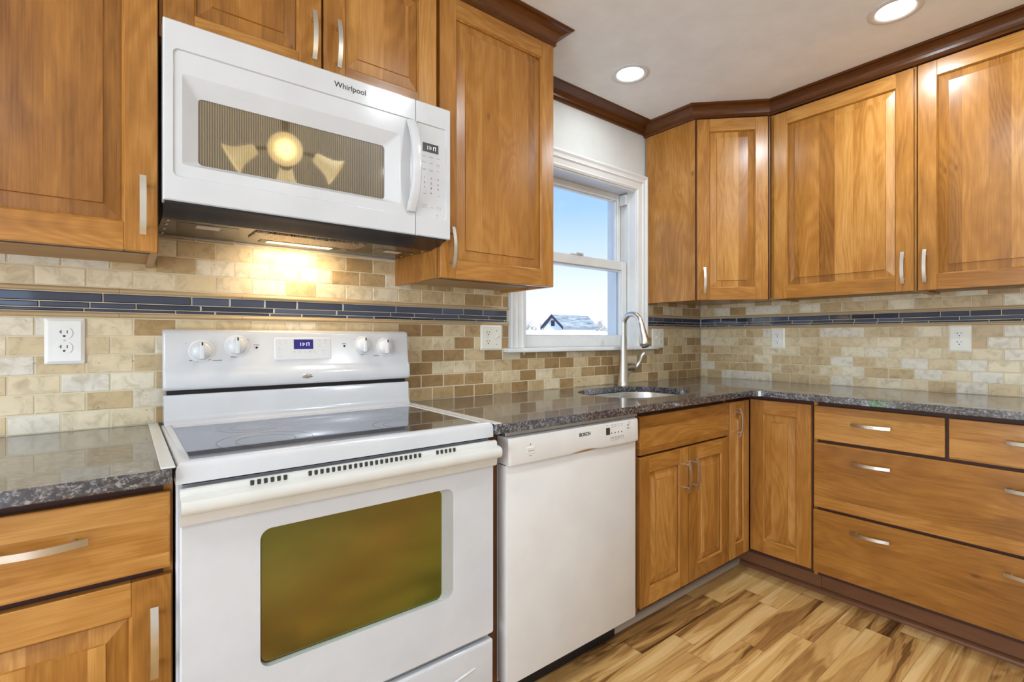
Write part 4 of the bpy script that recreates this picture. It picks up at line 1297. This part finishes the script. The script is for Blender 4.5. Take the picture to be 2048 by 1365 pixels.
# lamp under the microwave
hl = bpy.data.lights.new('cooktop_lamp_light', 'AREA'); hl.shape = 'RECTANGLE'; hl.size = .18; hl.size_y = .03; hl.energy = 1.0; hl.color = (1.0, .76, .46)
ho = bpy.data.objects.new('cooktop_lamp_light', hl); COL.objects.link(ho); ho.location = (.442, -.100, 1.452); ho.rotation_euler = (R(18), 0, 0)

# ------------------------------------------------------------------ dishwasher
T = Thing('dishwasher', 'off-white dishwasher between the range and the sink cabinet', 'dishwasher', (1.19, -.3, 0))
b = MB(); b.box(.888, 1.512, -.560, -.02, .12, .868, .002); T.part(b, 'tub', 'dw')
DX0, DX1 = .887, 1.492
b = MB(); b.box(DX0, DX1, -.608, -.562, .128, .790, .004, 2); dd = T.part(b, 'door_panel', 'dw')
# control panel with finger scoop along the lower edge
b = MB(); n = 30
def edge(x):
    t = (x - 1.133) / (1.287 - 1.133)
    if t <= 0 or t >= 1: return 0.0
    return .0066 * math.sin(PI * t) ** 1.2 * (0.45 + .75 * t)
xs_ = [DX0, DX0 + .004, DX0 + .010] + [1.05 + .02 * i for i in range(4)] + [1.133 + (1.287 - 1.133) * i / n for i in range(n + 1)] + [1.33, 1.40, DX1 - .010, DX1 - .004, DX1]
cols = []
for x in xs_:
    ins = .006 if x in (DX0, DX1) else (.0015 if x in (DX0 + .004, DX1 - .004) else 0.0)
    e_ = edge(x)
    cols.append([(x, -.562, .8685), (x, -.612 + ins, .8685), (x, -.619 + ins, .866), (x, -.621 + ins, .861), (x, -.6225 + ins, .792 + e_), (x, -.6205 + ins, .7855 + e_), (x, -.614 + ins, .7835 + e_), (x, -.562, .7835 + e_)])
v_ = [p for c_ in cols for p in c_]; m = 8
b.add(v_, [(i * m + j, i * m + (j + 1) % m, (i + 1) * m + (j + 1) % m, (i + 1) * m + j) for i in range(len(cols) - 1) for j in range(m)] + [tuple(range(m)), tuple(range(len(v_) - 1, len(v_) - m - 1, -1))], smooth=True)
dc = T.part(b, 'control_panel', 'dw', angle=35)
b = MB()
v_ = []; n = 18
for i in range(n + 1):
    t = i / n; x = 1.140 + .140 * t; d_ = math.sin(PI * t)
    v_ += [(x, -.6086, .7825 - .003 * d_), (x, -.6092 - .002 * d_, .7850), (x, -.6150, .7845 + .009 * d_)]
b.add(v_, [(i * 3 + j, i * 3 + j + 1, i * 3 + j + 4, i * 3 + j + 3) for i in range(n) for j in range(2)], smooth=True)
T.part(b, 'finger_scoop', 'nickel', dc)
yd = -.6218
text_mesh(T, 'maker_lettering', 'BOSCH', .0165, 1.205, yd - .0006, .842, 'black', dc, extr=.0003, bold=.0001)
b = MB(); b.box(1.311, 1.330, yd - .0012, yd + .001, .826, .850, .0003); T.part(b, 'display', 'slot', dc)
for x, z in ((1.340, .830), (1.358, .830), (1.376, .830), (1.394, .830), (1.428, .849), (1.428, .838)):
    b = MB(); b.lathe([(.0022, 0), (.0022, .0008), (0, .0008)], (x, yd, z), (0, -1, 0), n=12); T.part(b, 'indicator_lamp', 'black', dc)
b = MB()
for x in (1.312, 1.338, 1.355, 1.373, 1.391): b.box(x, x + .011, yd - .0006, yd + .0006, .858, .8592)
for x in (1.338, 1.355, 1.373, 1.391): b.box(x, x + .010, yd - .0006, yd + .0006, .851, .8522)
for z, L in ((.860, .008), (.855, .009), (.8485, .006), (.8375, .012)): b.box(1.433, 1.433 + L, yd - .0006, yd + .0006, z, z + .0012)
T.part(b, 'panel_print', 'mark_light', dc)
b = MB()
o_ = ((1.335, 1.404, .8045, .8050), (1.335, 1.3355, .8045, .818), (1.4035, 1.404, .8045, .818))
for q in o_: b.box(q[0], q[1], yd - .0008, yd + .0004, q[2], q[3])
for x in (1.339, 1.356, 1.373, 1.390): b.box(x, x + .012, yd - .0008, yd + .0006, .8145, .8158)
b.box(1.339, 1.402, yd - .0008, yd + .0006, .8095, .8105)
T.part(b, 'button_row', 'mark', dc)
b = MB(); b.box(.952, .984, yd - .0015, yd + .002, .812, .832, .001); pb = T.part(b, 'power_button', 'dw', dc)
b = MB(); b.box(.957, .980, yd - .0018, yd - .0012, .8205, .8218); b.box(.966, .969, yd - .0008, yd, .839, .843); b.box(.962, .973, yd - .0008, yd, .805, .8065); T.part(b, 'button_print', 'mark', pb)
b = MB(); b.box(.890, 1.510, -.600, -.575, .8695, .8855, .001); T.part(b, 'mounting_strip', 'grey_seal')
b = MB(); b.box(.90, 1.50, -.500, -.490, .002, .125); T.part(b, 'toe_panel', 'black')

# ------------------------------------------------------------------ downlights and hanging lamp
def downlight(x, y, lab, grp='recessed ceiling lights', watt=CAN_W):
    T = Thing('recessed_downlight', lab, 'ceiling light', (x, y, ZC), group=grp)
    b = MB(); b.lathe([(.0860, -.0004), (.0860, -.003), (.080, -.0055), (.066, -.0055), (.060, -.002), (.060, -.0004)], (x, y, ZC), n=40); T.part(b, 'trim_ring', 'white_plastic')
    b = MB(); b.lathe([(.0605, -.0012), (.045, -.0032), (0, -.0040)], (x, y, ZC), n=40); T.part(b, 'lens', 'lens')
    ld = bpy.data.lights.new('downlight_lamp', 'AREA'); ld.shape = 'DISK'; ld.size = .11; ld.energy = watt; ld.color = (.82, .92, 1.0)
    lo = bpy.data.objects.new('downlight_lamp', ld); COL.objects.link(lo); lo.location = (x, y, ZC - .0075)
downlight(1.836, -.310, 'round recessed downlight in the ceiling above the window and sink', watt=1.7)
downlight(2.252, -1.203, 'round recessed downlight in the ceiling beside the right wall cabinets', watt=8.5)
for x, y in ((1.05, -1.35), (1.55, -2.35), (-.75, -1.20), (-.75, -2.60)):  # extra downlights outside the view, added as fill light
    downlight(x, y, 'round recessed ceiling downlight added out of view as fill light', 'added fill downlights')
# lamp whose frosted shades show in the microwave window
LX, LY, LZ = .648, -1.66, 2.20
T = Thing('ceiling_lamp', 'bronze ceiling lamp with four lit frosted glass bell shades', 'lamp', (LX, LY, ZC))
b = MB(); b.lathe([(0, 0), (.075, -.0005), (.075, -.02), (.05, -.035), (.018, -.045), (.018, -.22), (.035, -.24), (.035, -.34), (.02, -.36), (0, -.36)], (LX, LY, ZC), n=32); T.part(b, 'stem', 'bronze')
for a_, tilt in ((104, -20), (14, -32), (194, -32), (284, -70)):
    d = Vector((math.cos(R(a_)), math.sin(R(a_)), 0))
    p0 = Vector((LX, LY, ZC - .265 - (.03 if a_ == 104 else 0))); p1 = p0 + d * .125 + Vector((0, 0, -.005)); 
    ax = (d * math.cos(R(tilt)) + Vector((0, 0, 1)) * math.sin(R(tilt))).normalized()
    b = MB(); b.tube([p0, p0 + d * .07, p1, p1 + ax * .02], .009, 10); T.part(b, 'arm', 'bronze')
    b = MB(); b.lathe([(.024, .0), (.030, .02), (.036, .05), (.044, .08), (.058, .105), (.076, .125), (.074, .126), (.055, .104), (.041, .079), (.033, .05), (.027, .02), (.020, .003)], tuple(p1 + ax * .015), tuple(ax), n=32); sh = T.part(b, 'glass_shade', 'shade')
    b = MB(); b.lathe([(.012, .01), (.014, .04), (.024, .065), (.027, .085), (.020, .105), (0, .112)], tuple(p1 + ax * .015), tuple(ax), n=20); T.part(b, 'bulb', 'bulb', sh)

# ------------------------------------------------------------------ outdoors
b = MB(); b.box(-60, 260, .4, 260, -.55, -.5); struct(b.build('ground', 'ground'))
GX, GY0_, GY1_, GL = 30.93, 30.0, 32.88, 4.4
T = Thing('shed', 'white gabled shed with dark blue eaves beyond the fence', 'shed', (33, 31.4, -.5))
b = MB()
ze, za = 2.12, 3.24
gy = (GY0_ + GY1_) / 2
v_ = [(x, y, z) for x in (GX, GX + GL) for y, z in ((GY0_ + .2, -.5), (GY1_ - .2, -.5), (GY1_ - .2, ze), (gy, za - .06), (GY0_ + .2, ze))]
b.add(v_, [(0, 1, 2, 3, 4), (9, 8, 7, 6, 5), (0, 5, 6, 1), (1, 6, 7, 2), (4, 9, 5, 0), (2, 7, 8, 3), (3, 8, 9, 4)]); T.part(b, 'siding_walls', 'siding')
b = MB()
for y_ in (GY0_, GY1_):
    n_ = Vector((0, za - ze, (gy - y_) * -1 if y_ > gy else (gy - y_))) 
    v_ = []
    for x in (GX - .16, GX + GL + .2):
        for y, z in ((y_, ze - .02), (gy, za), (gy, za + .10), (y_, ze + .08)): v_.append((x, y, z))
    b.add(v_, [(0, 1, 2, 3), (7, 6, 5, 4), (0, 4, 5, 1), (1, 5, 6, 2), (2, 6, 7, 3), (3, 7, 4, 0)])
T.part(b, 'roof', 'shingle')
b = MB()
for y_ in (GY0_ - .05, GY1_ + .05):
    v_ = []
    for x in (GX - .22, GX - .16):
        for y, z in ((y_, ze - .16), (gy, za - .13), (gy, za + .12), (y_, ze + .09)): v_.append((x, y, z))
    b.add(v_, [(0, 1, 2, 3), (7, 6, 5, 4), (0, 4, 5, 1), (1, 5, 6, 2), (2, 6, 7, 3), (3, 7, 4, 0)])
T.part(b, 'fascia', 'navy')
b = MB(); b.box(GX - .04, GX, gy - .22, gy + .22, 2.28, 2.80); T.part(b, 'gable_vent', 'navy')
T = Thing('picket_fence', 'pale board fence in front of the shed outside the window', 'fence', (33, 27.0, -.5))
b = MB(); 
for i in range(150):
    x = 22 + i * .16
    b.box(x, x + .145, 27.0, 27.03, -.5, 1.78 + random.uniform(-.02, .02))
T.part(b, 'boards', 'fence')
for i in range(10):
    b = MB(); x = 22 + i * 2.4; b.box(x, x + .11, 27.03, 27.13, -.5, 1.88); T.part(b, 'post', 'fence')
def tree_mesh(seed, h):
    rr = random.Random(seed); b = MB()
    def grow(p, d, L, r, lev):
        n = 3; pts = [p]; q = p.copy(); dd_ = d.copy()
        for i in range(n):
            dd_ = (dd_ + Vector((rr.uniform(-.16, .16), rr.uniform(-.16, .16), rr.uniform(-.02, .12)))).normalized()
            q = q + dd_ * (L / n); pts.append(q.copy())
        b.tube(pts, [r, r * .88, r * .74, r * .6], 5 if lev < 2 else 4, caps=False)
        if lev >= 4: return
        for k_ in range(4 if lev else 6):
            t = rr.uniform(.35, 1.0); i = min(n - 1, int(t * n)); base_ = pts[i].lerp(pts[i + 1], t * n - i)
            a = rr.uniform(0, 2 * PI); sp = rr.uniform(.45, .95)
            nd = (dd_ + Vector((math.cos(a) * sp, math.sin(a) * sp, rr.uniform(.0, .3)))).normalized()
            grow(base_, nd, L * rr.uniform(.45, .68), r * .5, lev + 1)
    grow(Vector((0, 0, 0)), Vector((0, 0, 1)), h * .48, .085, 0)
    return b
protos = []
for sd_ in (1, 4, 9):
    o = tree_mesh(sd_, 6.2).build('bare_tree', 'bark'); protos.append(o)
rt = random.Random(21)
tl = []
for i in range(18):
    u_ = 1050 + i * 10.4
    k_ = (u_ - 1024) / FPX; c_, s_ = math.cos(R(51.78)), math.sin(R(51.78))
    ang = Vector((c_ + k_ * s_, s_ - k_ * c_, 0)); tl.append((ang * (60 + 17 * ((i * 2) % 5)), rt.uniform(.75, 1.0), rt.uniform(0, 6.28)))
for i, (p, sc_, rz_) in enumerate(tl):
    o = protos[i] if i < 3 else protos[i % 3].copy()
    if i >= 3: COL.objects.link(o)
    o.location = (p.x, p.y - 1.76, -.5); o.rotation_euler = (0, 0, rz_); o.scale = (sc_, sc_, sc_)
    tag(o, 'bare winter tree on the horizon outside the window', 'tree', 'bare trees on the horizon')
